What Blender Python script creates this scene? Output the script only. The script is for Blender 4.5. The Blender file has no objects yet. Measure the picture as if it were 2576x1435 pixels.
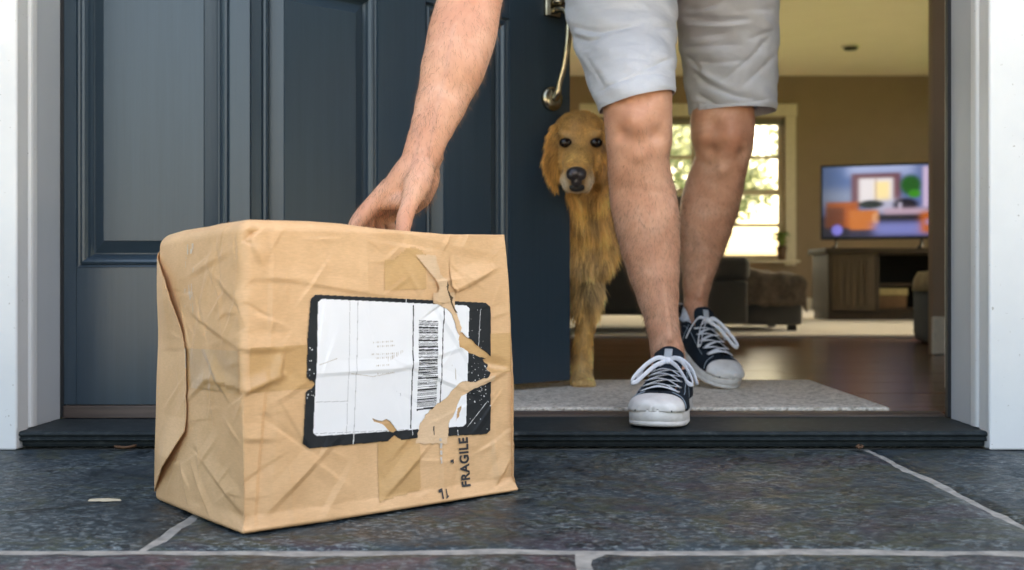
import bpy, bmesh, math, random
import numpy as np
from mathutils import Vector, Matrix, noise as mnoise

R = math.radians
sc = bpy.context.scene
col = sc.collection

# ------------------------------------------------------------------ camera
CAMZ = 0.273
FPX = 2675.0            # focal length in units of a 2576 px wide picture
VPX, VPY = 1340.0, 717.0
cam = bpy.data.cameras.new('camera')
cam.sensor_width = 36.0
cam.lens = FPX / 2576.0 * 36.0
cam.shift_x = -(VPX - 1288.0) / 2576.0
cam.clip_start = 0.02
cam.clip_end = 500.0
cam.dof.use_dof = True
cam.dof.focus_distance = 1.48
cam.dof.aperture_fstop = 5.4
cam_o = bpy.data.objects.new('camera', cam)
col.objects.link(cam_o)
cam_o.location = (0, 0, CAMZ)
cam_o.rotation_euler = (R(90), 0, 0)
sc.camera = cam_o

# ------------------------------------------------------------------ sky, sun, exposure
SUN_EL = 38.0
SUN_DIR = Vector((0.70, 0.715, 0.0)).normalized()      # towards the sun, behind the house on the right
SUN_DIR = Vector((SUN_DIR.x * math.cos(R(SUN_EL)), SUN_DIR.y * math.cos(R(SUN_EL)), math.sin(R(SUN_EL))))
w = bpy.data.worlds.new('World')
sc.world = w
w.use_nodes = True
nt = w.node_tree
nt.nodes.clear()
sky = nt.nodes.new('ShaderNodeTexSky')
sky.sky_type = 'NISHITA'
sky.sun_disc = False
sky.sun_elevation = R(SUN_EL)
sky.sun_rotation = math.atan2(SUN_DIR.x, SUN_DIR.y)
sky.air_density = 1.0
sky.dust_density = 6.0
sky.ozone_density = 0.5
bg = nt.nodes.new('ShaderNodeBackground')
bg.inputs['Strength'].default_value = 0.15
wo = nt.nodes.new('ShaderNodeOutputWorld')
nt.links.new(sky.outputs[0], bg.inputs[0])
nt.links.new(bg.outputs[0], wo.inputs[0])

sun = bpy.data.lights.new('sun', 'SUN')
sun.energy = 5.0
sun.angle = R(0.6)
sun.color = (1.0, 0.90, 0.80)
sun_o = bpy.data.objects.new('sun', sun)
col.objects.link(sun_o)
sun_o.rotation_euler = SUN_DIR.to_track_quat('Z', 'Y').to_euler()
sun_o.location = (6, 12, 9)

vs = sc.view_settings
vs.view_transform = 'Standard'
vs.look = 'None'
vs.gamma = 1.0
vs.use_curve_mapping = False
vs.exposure = 2.92
vs.use_white_balance = True
vs.white_balance_temperature = 8000
vs.white_balance_tint = 10
try:
    sc.cycles.use_denoising = True
    sc.cycles.max_bounces = 12
    sc.cycles.diffuse_bounces = 6
    sc.cycles.glossy_bounces = 4
    sc.cycles.transparent_max_bounces = 16
    sc.cycles.sample_clamp_indirect = 8.0
    sc.cycles.caustics_reflective = False
    sc.cycles.caustics_refractive = False
except Exception:
    pass


def at(px, py, y):
    """the point at depth y that the photograph shows at (px, py), measured on a 2576 px wide copy"""
    return Vector(((px - VPX) * y / FPX, y, CAMZ - (py - VPY) * y / FPX))


# ------------------------------------------------------------------ tagging helpers
def tag(o, label=None, cat=None, group=None, kind=None):
    if label:
        o['label'] = label
    if cat:
        o['category'] = cat
    if group:
        o['group'] = group
    if kind:
        o['kind'] = kind
    return o


def empty(name, loc=(0, 0, 0), rz=0.0, parent=None):
    o = bpy.data.objects.new(name, None)
    o.empty_display_size = 0.05
    col.objects.link(o)
    o.location = loc
    o.rotation_euler = (0, 0, rz)
    if parent:
        o.parent = parent
    return o


def link_mesh(name, me, mats, parent=None, smooth=False):
    o = bpy.data.objects.new(name, me)
    col.objects.link(o)
    if not isinstance(mats, (list, tuple)):
        mats = [mats]
    if len(me.materials) == 0:
        for m in mats:
            me.materials.append(m)
    if smooth:
        me.polygons.foreach_set('use_smooth', [True] * len(me.polygons))
    if parent:
        o.parent = parent
    return o


def mesh_from(name, verts, faces, mats, parent=None, smooth=False, mat_idx=None):
    me = bpy.data.meshes.new(name)
    me.from_pydata([tuple(v) for v in verts], [], [tuple(f) for f in faces])
    me.update()
    o = link_mesh(name, me, mats, parent, smooth)
    if mat_idx is not None:
        me.polygons.foreach_set('material_index', list(mat_idx))
    return o


class MB:
    """collects shapes for one mesh"""
    def __init__(self):
        self.v = []
        self.f = []

    def add(self, verts, faces):
        n = len(self.v)
        self.v += [Vector(v) for v in verts]
        self.f += [tuple(i + n for i in f) for f in faces]
        return self

    def box(self, a, b):
        x0, y0, z0 = a
        x1, y1, z1 = b
        return self.add([(x0, y0, z0), (x1, y0, z0), (x1, y1, z0), (x0, y1, z0),
                         (x0, y0, z1), (x1, y0, z1), (x1, y1, z1), (x0, y1, z1)],
                        [(0, 3, 2, 1), (4, 5, 6, 7), (0, 1, 5, 4), (1, 2, 6, 5), (2, 3, 7, 6), (3, 0, 4, 7)])

    def prism_x(self, prof, x0, x1):
        """profile of (y, z) points extruded along x"""
        n = len(prof)
        vs_ = [(x0, p[0], p[1]) for p in prof] + [(x1, p[0], p[1]) for p in prof]
        fs = [(i, (i + 1) % n, n + (i + 1) % n, n + i) for i in range(n)]
        fs += [tuple(range(n - 1, -1, -1)), tuple(range(n, 2 * n))]
        return self.add(vs_, fs)

    def prism_z(self, prof, z0, z1):
        n = len(prof)
        vs_ = [(p[0], p[1], z0) for p in prof] + [(p[0], p[1], z1) for p in prof]
        fs = [(i, (i + 1) % n, n + (i + 1) % n, n + i) for i in range(n)]
        fs += [tuple(range(n - 1, -1, -1)), tuple(range(n, 2 * n))]
        return self.add(vs_, fs)

    def tube(self, pts, ra, rb=None, side=(1, 0, 0), n=12, cap=True, sub=1):
        """loft along pts; ra = radius along side, rb = radius across"""
        pts = [Vector(p) for p in pts]
        m = len(pts)
        ra = list(ra) if hasattr(ra, '__len__') else [ra] * m
        rb = ra if rb is None else (list(rb) if hasattr(rb, '__len__') else [rb] * m)
        if sub > 1:
            P, A, B = [], [], []
            for i in range(m - 1):
                p0, p1, p2, p3 = pts[max(i - 1, 0)], pts[i], pts[i + 1], pts[min(i + 2, m - 1)]
                for k in range(sub):
                    t = k / sub
                    P.append(0.5 * ((2 * p1) + (-p0 + p2) * t + (2 * p0 - 5 * p1 + 4 * p2 - p3) * t * t + (-p0 + 3 * p1 - 3 * p2 + p3) * t ** 3))
                    tt = t * t * (3 - 2 * t)
                    A.append(ra[i] * (1 - tt) + ra[i + 1] * tt)
                    B.append(rb[i] * (1 - tt) + rb[i + 1] * tt)
            P.append(pts[-1]); A.append(ra[-1]); B.append(rb[-1])
            pts, ra, rb, m = P, A, B, len(P)
        base = len(self.v)
        side = Vector(side)
        for i in range(m):
            t = (pts[min(i + 1, m - 1)] - pts[max(i - 1, 0)])
            if t.length < 1e-9:
                t = Vector((0, 0, 1))
            t.normalize()
            s = side - t * side.dot(t)
            if s.length < 1e-6:
                s = t.orthogonal()
            s.normalize()
            u = t.cross(s)
            for k in range(n):
                a = 2 * math.pi * k / n
                self.v.append(pts[i] + s * (ra[i] * math.cos(a)) + u * (rb[i] * math.sin(a)))
        for i in range(m - 1):
            for k in range(n):
                a = base + i * n + k
                b = base + i * n + (k + 1) % n
                self.f.append((a, b, b + n, a + n))
        if cap:
            self.f.append(tuple(base + k for k in range(n - 1, -1, -1)))
            self.f.append(tuple(base + (m - 1) * n + k for k in range(n)))
        return self

    def limb(self, pts, ra, rb=None, side=(1, 0, 0), n=24, sub=6):
        """tube with rounded ends"""
        pts = [Vector(p) for p in pts]
        ra = list(ra) if hasattr(ra, '__len__') else [ra] * len(pts)
        rb = list(ra) if rb is None else (list(rb) if hasattr(rb, '__len__') else [rb] * len(pts))
        m0 = MB().tube(pts, ra, rb, side, n, False, sub)
        # resample rings, add hemispherical caps
        rings = [m0.v[i * n:(i + 1) * n] for i in range(len(m0.v) // n)]
        cs = [sum(r, Vector()) / n for r in rings]

        def cap(ring, c, d, r):
            out = []
            for q in (0.35, 0.65, 0.88, 0.985):
                k = math.sqrt(1 - q * q)
                out.append([c + d * (r * q) + (v - c) * k for v in ring])
            return out
        d0 = (cs[0] - cs[1]).normalized()
        d1 = (cs[-1] - cs[-2]).normalized()
        rr0 = min(ra[0], rb[0]); rr1 = min(ra[-1], rb[-1])
        rings = cap(rings[0], cs[0], d0, rr0)[::-1] + rings + cap(rings[-1], cs[-1], d1, rr1)
        base = len(self.v)
        for r in rings:
            self.v += r
        for i in range(len(rings) - 1):
            for k in range(n):
                a = base + i * n + k
                b = base + i * n + (k + 1) % n
                self.f.append((a, b, b + n, a + n))
        self.f.append(tuple(base + k for k in range(n - 1, -1, -1)))
        self.f.append(tuple(base + (len(rings) - 1) * n + k for k in range(n)))
        return self

    def ball(self, c, r, rot=None, nu=20, nv=12):
        c = Vector(c)
        r = Vector(r) if hasattr(r, '__len__') else Vector((r, r, r))
        base = len(self.v)
        for j in range(nv + 1):
            t = math.pi * (j + 0.0) / nv
            t = min(max(t, 0.02), math.pi - 0.02)
            for i in range(nu):
                a = 2 * math.pi * i / nu
                p = Vector((r.x * math.sin(t) * math.cos(a), r.y * math.sin(t) * math.sin(a), r.z * math.cos(t)))
                if rot is not None:
                    p = rot @ p
                self.v.append(c + p)
        for j in range(nv):
            for i in range(nu):
                a = base + j * nu + i
                b = base + j * nu + (i + 1) % nu
                self.f.append((a, a + nu, b + nu, b))
        self.f.append(tuple(base + i for i in range(nu)))
        self.f.append(tuple(base + nv * nu + i for i in range(nu - 1, -1, -1)))
        return self

    def build(self, name, mats, parent=None, smooth=False, bevel=0.0, seg=2):
        o = mesh_from(name, self.v, self.f, mats, parent, smooth)
        if bevel:
            b = o.modifiers.new('bevel', 'BEVEL')
            b.width = bevel
            b.segments = seg
            b.limit_method = 'ANGLE'
            b.angle_limit = R(40)
        return o


def remeshed(name, mb, voxel, smooth_it, mats, parent=None, factor=0.5):
    """one continuous skin round all the lofts in mb"""
    me = bpy.data.meshes.new(name + '_src')
    me.from_pydata([tuple(v) for v in mb.v], [], mb.f)
    bm = bmesh.new(); bm.from_mesh(me)
    bmesh.ops.recalc_face_normals(bm, faces=bm.faces)
    bm.to_mesh(me); bm.free()
    o = bpy.data.objects.new(name + '_src', me)
    col.objects.link(o)
    m = o.modifiers.new('r', 'REMESH')
    m.mode = 'VOXEL'
    m.voxel_size = voxel
    m.use_smooth_shade = True
    s = o.modifiers.new('s', 'SMOOTH')
    s.factor = factor
    s.iterations = smooth_it
    dg = bpy.context.evaluated_depsgraph_get()
    dg.update()
    out = bpy.data.meshes.new_from_object(o.evaluated_get(dg))
    bpy.data.objects.remove(o)
    bpy.data.meshes.remove(me)
    out.name = name
    out.materials.clear()
    return link_mesh(name, out, mats, parent, True)


# ------------------------------------------------------------------ materials
def nodes(name):
    m = bpy.data.materials.new(name)
    m.use_nodes = True
    n = m.node_tree
    n.nodes.clear()
    out = n.nodes.new('ShaderNodeOutputMaterial')
    b = n.nodes.new('ShaderNodeBsdfPrincipled')
    n.links.new(b.outputs[0], out.inputs[0])
    return m, n, b, out


def ramp(n, fac, stops):
    r = n.nodes.new('ShaderNodeValToRGB')
    e = r.color_ramp.elements
    while len(e) > 1:
        e.remove(e[-1])
    e[0].position = stops[0][0]
    e[0].color = (*stops[0][1], 1)
    for p, c in stops[1:]:
        q = e.new(p)
        q.color = (*c, 1)
    n.links.new(fac, r.inputs[0])
    return r.outputs[0]


def coords(n, scale=(1, 1, 1), obj=True, rot=(0, 0, 0)):
    t = n.nodes.new('ShaderNodeTexCoord')
    mp = n.nodes.new('ShaderNodeMapping')
    mp.inputs['Scale'].default_value = scale
    mp.inputs['Rotation'].default_value = rot
    n.links.new(t.outputs['Object'], mp.inputs[0])
    return mp.outputs[0]


def noise(n, vec, scale, detail=4.0, rough=0.55, dist=0.0):
    t = n.nodes.new('ShaderNodeTexNoise')
    t.inputs['Scale'].default_value = scale
    t.inputs['Detail'].default_value = detail
    t.inputs['Roughness'].default_value = rough
    t.inputs['Distortion'].default_value = dist
    n.links.new(vec, t.inputs['Vector'])
    return t.outputs[0]


def mixc(n, fac, a, b, blend='MIX'):
    m = n.nodes.new('ShaderNodeMix')
    m.data_type = 'RGBA'
    m.blend_type = blend
    for sock, val in ((m.inputs[0], fac), (m.inputs[6], a), (m.inputs[7], b)):
        if hasattr(val, 'default_value') or isinstance(val, bpy.types.NodeSocket):
            n.links.new(val, sock)
        else:
            sock.default_value = (*val, 1) if isinstance(val, (tuple, list)) else val
    return m.outputs[2]


def bump(n, b, h, strength, dist):
    k = n.nodes.new('ShaderNodeBump')
    k.inputs['Strength'].default_value = strength
    k.inputs['Distance'].default_value = dist
    n.links.new(h, k.inputs['Height'])
    n.links.new(k.outputs[0], b.inputs['Normal'])
    return k


def plain(name, c, rough=0.6, metal=0.0, c2=None, scale=40.0, bstr=0.15, bdist=0.001, stretch=(1, 1, 1), spec=0.5, coat=0.0):
    m, n, b, _ = nodes(name)
    v = coords(n, stretch)
    f = noise(n, v, scale, 5)
    c2 = c2 or tuple(x * 0.82 for x in c)
    n.links.new(ramp(n, f, [(0.3, c2), (0.7, c)]), b.inputs['Base Color'])
    b.inputs['Roughness'].default_value = rough
    b.inputs['Metallic'].default_value = metal
    b.inputs['Specular IOR Level'].default_value = spec
    b.inputs['Coat Weight'].default_value = coat
    if bstr:
        bump(n, b, f, bstr, bdist)
    return m


M = {}
# white exterior paint, with faint vertical brush marks and specks of dirt
def white_paint():
    m, n, b, _ = nodes('white_paint')
    v = coords(n, (60, 60, 1.2))
    f = noise(n, v, 3.0, 4)
    v2 = coords(n)
    g = noise(n, v2, 5.0, 5, 0.6)
    sp = noise(n, v2, 130.0, 3, 0.5)
    c = ramp(n, g, [(0.3, (0.64, 0.65, 0.655)), (0.65, (0.71, 0.715, 0.71))])
    spots = ramp(n, sp, [(0.25, (1, 1, 1)), (0.28, (0, 0, 0))])
    c = mixc(n, spots, c, (0.38, 0.36, 0.33))
    n.links.new(c, b.inputs['Base Color'])
    b.inputs['Roughness'].default_value = 0.42
    bump(n, b, f, 0.25, 0.0006)
    return m
M['white'] = white_paint()
M['jamb'] = plain('jamb_paint', (0.50, 0.525, 0.55), 0.45, c2=(0.45, 0.475, 0.50), scale=7, stretch=(1, 1, 0.3), bstr=0.1)


def door_paint():
    m, n, b, _ = nodes('slate_blue_door_paint')
    v = coords(n, (90, 90, 2.2))
    f = noise(n, v, 1.6, 5, 0.65)
    c = ramp(n, f, [(0.30, (0.021, 0.039, 0.056)), (0.70, (0.027, 0.048, 0.067))])
    n.links.new(c, b.inputs['Base Color'])
    b.inputs['Roughness'].default_value = 0.30
    b.inputs['Specular IOR Level'].default_value = 0.58
    bump(n, b, f, 0.18, 0.0012)
    return m
M['door'] = door_paint()
M['black'] = plain('black_rubber', (0.012, 0.013, 0.015), 0.5, bstr=0)
M['brown_wood'] = plain('weathered_brown_wood', (0.11, 0.075, 0.06), 0.5, c2=(0.05, 0.035, 0.03), scale=6, stretch=(1, 20, 20), bstr=0.3)
M['brass'] = plain('aged_brass', (0.52, 0.46, 0.34), 0.26, 1.0, c2=(0.27, 0.23, 0.15), scale=30, bstr=0.05)


def sill_mat():
    m, n, b, _ = nodes('dark_bronze_sill')
    v = coords(n)
    f = noise(n, v, 60, 6, 0.7)
    g = noise(n, coords(n, (1.0, 8, 8)), 9, 4, 0.6)
    c = ramp(n, f, [(0.35, (0.014, 0.019, 0.022)), (0.6, (0.026, 0.034, 0.037)), (0.74, (0.09, 0.10, 0.10))])
    c = mixc(n, ramp(n, g, [(0.55, (0, 0, 0)), (0.8, (0.5, 0.5, 0.5))]), c, (0.05, 0.06, 0.062))
    n.links.new(c, b.inputs['Base Color'])
    b.inputs['Roughness'].default_value = 0.55
    b.inputs['Specular IOR Level'].default_value = 0.14
    bump(n, b, f, 0.15, 0.0006)
    return m
M['sill'] = sill_mat()


def slate(name, tint, seed):
    m, n, b, _ = nodes(name)
    v = coords(n, (1, 1, 1))
    mp = n.nodes.new('ShaderNodeVectorMath')
    mp.operation = 'ADD'
    mp.inputs[1].default_value = (seed * 3.7, seed * 1.9, seed)
    n.links.new(v, mp.inputs[0])
    v = mp.outputs[0]
    big = noise(n, v, 3.6, 4, 0.6, 1.0)
    clus = noise(n, v, 7.0, 3, 0.6, 0.8)
    mid = noise(n, v, 26, 5, 0.65, 0.8)
    st = n.nodes.new('ShaderNodeMapping')
    st.inputs['Scale'].default_value = (1.0, 1.5, 1.5)
    st.inputs['Rotation'].default_value = (0, 0, 0.45)
    n.links.new(v, st.inputs[0])
    fl1 = noise(n, st.outputs[0], 80, 4, 0.66, 0.4)
    fl2 = noise(n, st.outputs[0], 120, 3, 0.6, 0.3)
    c = ramp(n, big, [(0.30, (0.011, 0.021, 0.029)), (0.40, (0.019, 0.033, 0.043)), (0.47, (0.026, 0.039, 0.046)), (0.50, (0.034, 0.041, 0.027)),
                      (0.53, (0.022, 0.034, 0.040)), (0.60, tint), (0.67, (0.015, 0.026, 0.035)), (0.76, (0.038, 0.038, 0.038))])
    c = mixc(n, ramp(n, mid, [(0.40, (0.9, 0.9, 0.9)), (0.50, (0, 0, 0))]), c, (0.007, 0.012, 0.015))
    cm = ramp(n, clus, [(0.36, (0.18, 0.18, 0.18)), (0.60, (1, 1, 1))])
    lm = ramp(n, fl1, [(0.52, (0, 0, 0)), (0.58, (0.6, 0.6, 0.6)), (0.66, (1, 1, 1))])
    lm = mixc(n, 1.0, lm, cm, 'MULTIPLY')
    c = mixc(n, lm, c, (0.135, 0.168, 0.182))
    lm2 = ramp(n, fl2, [(0.60, (0, 0, 0)), (0.68, (0.9, 0.9, 0.9))])
    lm2 = mixc(n, 1.0, lm2, cm, 'MULTIPLY')
    c = mixc(n, lm2, c, (0.24, 0.275, 0.285))
    n.links.new(c, b.inputs['Base Color'])
    rr = n.nodes.new('ShaderNodeMapRange')
    rr.inputs['From Min'].default_value = 0.35
    rr.inputs['From Max'].default_value = 0.65
    rr.inputs['To Min'].default_value = 0.34
    rr.inputs['To Max'].default_value = 0.66
    n.links.new(mid, rr.inputs['Value'])
    n.links.new(rr.outputs[0], b.inputs['Roughness'])
    h = mixc(n, 0.4, mid, fl1)
    h = mixc(n, 0.2, h, fl2)
    b.inputs['Specular IOR Level'].default_value = 0.30
    bump(n, b, h, 0.7, 0.006)
    return m
M['slate'] = slate('slate_blue_grey', (0.034, 0.029, 0.039), 1.0)
M['slate2'] = slate('slate_plain', (0.026, 0.036, 0.042), 5.0)
M['slate_purple'] = slate('slate_purple', (0.070, 0.042, 0.052), 9.3)
M['mortar'] = plain('grey_mortar', (0.34, 0.33, 0.305), 0.9, c2=(0.15, 0.15, 0.145), scale=45, bstr=0.8, bdist=0.002)


def kraft(name, c, c2, rough, coat=0.0, sheen_scale=9.0):
    m, n, b, _ = nodes(name)
    v = coords(n)
    big = noise(n, v, sheen_scale, 5, 0.6, 0.3)
    fib = noise(n, coords(n, (1, 1, 6)), 130, 4, 0.6)
    fine = noise(n, v, 420, 3, 0.6)
    k = ramp(n, big, [(0.28, c2), (0.68, c)])
    k = mixc(n, ramp(n, fib, [(0.40, (0.22, 0.22, 0.22)), (0.62, (0, 0, 0))]), k, tuple(x * 0.72 for x in c2))
    n.links.new(k, b.inputs['Base Color'])
    b.inputs['Roughness'].default_value = rough
    b.inputs['Coat Weight'].default_value = coat
    b.inputs['Coat Roughness'].default_value = 0.28
    mid = noise(n, v, 34, 5, 0.6, 0.8)
    h = mixc(n, 0.18, mid, fine)
    bump(n, b, h, 0.35, 0.0022)
    return m
M['kraft'] = kraft('kraft_paper', (0.73, 0.452, 0.243), (0.585, 0.340, 0.165), 0.54)
M['kraft_pale'] = kraft('kraft_paper_torn', (0.72, 0.50, 0.32), (0.63, 0.42, 0.245), 0.85)
M['tape'] = kraft('brown_packing_tape', (0.60, 0.355, 0.160), (0.50, 0.280, 0.115), 0.30, 0.4)
M['clear_tape'] = plain('creased_clear_tape', (0.74, 0.69, 0.60), 0.22, c2=(0.60, 0.48, 0.33), scale=60, stretch=(1, 1, 0.25), bstr=0.4)
M['label_white'] = plain('label_paper', (0.80, 0.80, 0.815), 0.5, c2=(0.755, 0.755, 0.77), scale=14, bstr=0.2, bdist=0.0015)
M['label_black'] = plain('label_black_print', (0.010, 0.013, 0.016), 0.6, c2=(0.016, 0.019, 0.022), scale=50, bstr=0.3, spec=0.25)
M['ink'] = plain('printed_ink', (0.014, 0.015, 0.018), 0.7, c2=(0.03, 0.03, 0.033), scale=90, bstr=0)
M['ink_grey'] = plain('faded_ink', (0.40, 0.395, 0.40), 0.5, bstr=0)
M['ink_brown'] = plain('smudged_ink', (0.42, 0.36, 0.30), 0.6, c2=(0.6, 0.55, 0.5), scale=150, bstr=0)
M['scuff'] = plain('scuffed_white_flecks', (0.62, 0.62, 0.62), 0.6, bstr=0)


def skin():
    m, n, b, _ = nodes('fair_skin')
    v = coords(n)
    big = noise(n, v, 14, 5, 0.65, 0.6)
    fine = noise(n, v, 60, 6, 0.65)
    vv = coords(n, (1, 1, 0.25))
    hair = noise(n, vv, 260, 4, 0.6, 0.5)
    c = ramp(n, big, [(0.30, (0.60, 0.275, 0.165)), (0.5, (0.68, 0.350, 0.225)), (0.7, (0.75, 0.435, 0.305))])
    c = mixc(n, ramp(n, fine, [(0.35, (0.28, 0.28, 0.28)), (0.6, (0, 0, 0))]), c, (0.52, 0.25, 0.17))
    c = mixc(n, ramp(n, hair, [(0.62, (0, 0, 0)), (0.76, (0.35, 0.35, 0.35))]), c, (0.36, 0.20, 0.11))
    tn = n.nodes.new('ShaderNodeVertexColor')
    tn.layer_name = 'tone'
    sx = n.nodes.new('ShaderNodeSeparateColor')
    n.links.new(tn.outputs[0], sx.inputs[0])
    c = mixc(n, sx.outputs[0], c, (0.60, 0.22, 0.14))
    c = mixc(n, sx.outputs[1], c, (0.30, 0.20, 0.20))
    n.links.new(c, b.inputs['Base Color'])
    b.inputs['Roughness'].default_value = 0.47
    b.inputs['Specular IOR Level'].default_value = 0.4
    b.inputs['Subsurface Weight'].default_value = 0.08
    b.inputs['Subsurface Radius'].default_value = (1.0, 0.35, 0.2)
    b.inputs['Subsurface Scale'].default_value = 0.006
    h = mixc(n, 0.4, fine, hair)
    bump(n, b, h, 0.22, 0.0012)
    return m
M['skin'] = skin()


def cloth(name, c, c2, weave=900.0, bstr=0.35, big=9.0, sheen=0.15):
    m, n, b, _ = nodes(name)
    v = coords(n)
    g = noise(n, v, big, 4, 0.6)
    f = noise(n, v, weave, 2, 0.5)
    k = ramp(n, g, [(0.3, c2), (0.7, c)])
    k = mixc(n, ramp(n, f, [(0.4, (0.25, 0.25, 0.25)), (0.6, (0, 0, 0))]), k, tuple(x * 0.75 for x in c2))
    n.links.new(k, b.inputs['Base Color'])
    b.inputs['Roughness'].default_value = 0.9
    b.inputs['Sheen Weight'].default_value = sheen
    b.inputs['Specular IOR Level'].default_value = 0.25
    wr = noise(n, coords(n, (1, 1, 2.2)), 22, 3, 0.5, 1.0)
    h = mixc(n, 0.2, wr, f)
    bump(n, b, h, bstr, 0.004)
    return m
M['shorts'] = cloth('pale_grey_cotton', (0.60, 0.615, 0.66), (0.53, 0.545, 0.595), 900, 0.5)
M['shirt'] = cloth('plain_shirt_cotton', (0.25, 0.26, 0.28), (0.2, 0.21, 0.23))
M['canvas'] = cloth('navy_black_canvas', (0.010, 0.017, 0.026), (0.007, 0.011, 0.017), 700, 0.25, 30, 0.0)
M['canvas_in'] = cloth('sneaker_lining', (0.42, 0.44, 0.47), (0.34, 0.36, 0.39))
M['lace'] = cloth('white_lace_cotton', (0.80, 0.80, 0.84), (0.72, 0.72, 0.76), 1500, 0.3, 60)
M['rubber'] = plain('off_white_rubber', (0.76, 0.735, 0.71), 0.5, c2=(0.60, 0.56, 0.53), scale=38, stretch=(1, 1, 1.6), bstr=0.1)
M['stitch'] = plain('pale_stitching', (0.30, 0.36, 0.42), 0.8, bstr=0)
M['hair'] = plain('brown_hair', (0.08, 0.05, 0.03), 0.5, scale=80, bstr=0.6, bdist=0.004)

# ------------------------------------------------------------------ the setting: ground and porch
g = MB()
lawn_z = -0.32
g.add([(-150, -150, lawn_z), (150, -150, lawn_z), (150, 150, lawn_z), (-150, 150, lawn_z)], [(0, 1, 2, 3)])
M['grass'] = plain('lawn_grass', (0.10, 0.16, 0.04), 0.9, c2=(0.05, 0.09, 0.02), scale=0.8, bstr=0.5, bdist=0.05)
tag(g.build('ground', M['grass']), 'green lawn around the house', 'lawn', kind='structure')

M['concrete'] = plain('pale_concrete', (0.52, 0.50, 0.47), 0.85, c2=(0.46, 0.44, 0.415), scale=3, bstr=0.3, bdist=0.004)
dw = MB().box((-7.0, -14.0, lawn_z - 0.1), (9.0, -0.62, lawn_z + 0.02)).build('bounce_driveway', M['concrete'])  # unseen slab, added to bounce sunlight back at the house front
tag(dw, 'pale concrete driveway added unseen to bounce sunlight onto the porch', 'bounce_driveway', kind='structure')

porch = MB().box((-3.2, -0.6, -0.40), (3.2, 1.79, -0.0022)).build('porch_floor', M['mortar'])
tag(porch, 'slate paved porch with pale mortar joints', 'porch', kind='structure')


def tile_mesh(name, x0, x1, y0, y1, mat, seed, top=0.0):
    """one riven slate slab: wavy edges, slightly uneven top"""
    rnd = random.Random(seed)
    nx = max(8, int((x1 - x0) / 0.02)); ny = max(6, int((y1 - y0) / 0.02))
    verts, faces = [], []
    for j in range(ny + 1):
        for i in range(nx + 1):
            x = x0 + (x1 - x0) * i / nx
            y = y0 + (y1 - y0) * j / ny
            e = min(i, nx - i, j, ny - j)
            wob = 0.0026
            if i in (0, nx):
                x += wob * mnoise.noise(Vector((x * 9, y * 28, seed)))  + 0.0018 * mnoise.noise(Vector((x, y * 90, seed + 3)))
            if j in (0, ny):
                y += wob * mnoise.noise(Vector((x * 28, y * 9, seed + 7))) + 0.0018 * mnoise.noise(Vector((x * 90, y, seed + 5)))
            z = top + 0.0016 * mnoise.noise(Vector((x * 5, y * 7, seed))) + 0.0008 * mnoise.noise(Vector((x * 19, y * 24, seed)))
            if e == 0:
                z -= 0.0022
            verts.append((x, y, z))
    for j in range(ny):
        for i in range(nx):
            a = j * (nx + 1) + i
            faces.append((a, a + 1, a + nx + 2, a + nx + 1))
    rim = [i for i in range(nx + 1)] + [j * (nx + 1) + nx for j in range(1, ny + 1)] + \
          [ny * (nx + 1) + i for i in range(nx - 1, -1, -1)] + [j * (nx + 1) for j in range(ny - 1, 0, -1)]
    b = len(verts)
    for r in rim:
        v = verts[r]
        verts.append((v[0], v[1], -0.02))
    k = len(rim)
    for i in range(k):
        faces.append((rim[i], b + i, b + (i + 1) % k, rim[(i + 1) % k]))
    return mesh_from(name, verts, faces, mat, porch, True)


YA, YB = 1.100, 1.776     # first course of slabs in front of the threshold
G = 0.005
tile_mesh('slate_tile', -1.36, -0.403 - G, YA, YB, M['slate2'], 3)
tile_mesh('slate_tile', -0.403 + G, 0.556 - G, YA, YB, M['slate'], 11)
tile_mesh('slate_tile', 0.556 + G, 1.50, YA, YB, M['slate2'], 23)
tile_mesh('slate_tile', -0.95, 0.043 - 0.001, 0.42, YA - 0.015, M['slate_purple'], 31)
tile_mesh('slate_tile', 0.056, 1.02, 0.42, YA - 0.015, M['slate'], 43)
tile_mesh('slate_tile', -2.1, -0.962, 0.42, YA - 0.015, M['slate2'], 47)
tile_mesh('slate_tile', 1.032, 2.1, 0.42, YA - 0.015, M['slate2'], 53)
tile_mesh('slate_tile', -2.4, -1.37, YA, YB, M['slate'], 59)
tile_mesh('slate_tile', 1.51, 2.5, YA, YB, M['slate'], 61)
for i, x in enumerate((-2.1, -1.13, -0.16, 0.81)):
    tile_mesh('slate_tile', x, x + 0.96, -0.25, 0.41, (M['slate'], M['slate2'])[i % 2], 71 + i)

# a hairline crack running across the left slab
ck = [at(10, 1291, 1.272), at(60, 1288, 1.279), at(110, 1284, 1.288), at(165, 1279, 1.299), at(215, 1270, 1.321), at(270, 1262, 1.340), at(330, 1256, 1.355)]
cv_, cf_ = [], []
for k, q in enumerate(ck):
    hw = (.0005, .0011, .0014, .0012, .0011, .0008, .0003)[k]
    cv_ += [(q.x, q.y - hw * 2, .0019), (q.x, q.y + hw * 2, .0019)]
for k in range(len(ck) - 1):
    cf_.append((2 * k, 2 * k + 2, 2 * k + 3, 2 * k + 1))
mesh_from('crack', cv_, cf_, plain('dark_crack', (.006, .008, .009), .9, bstr=0), porch)

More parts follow.
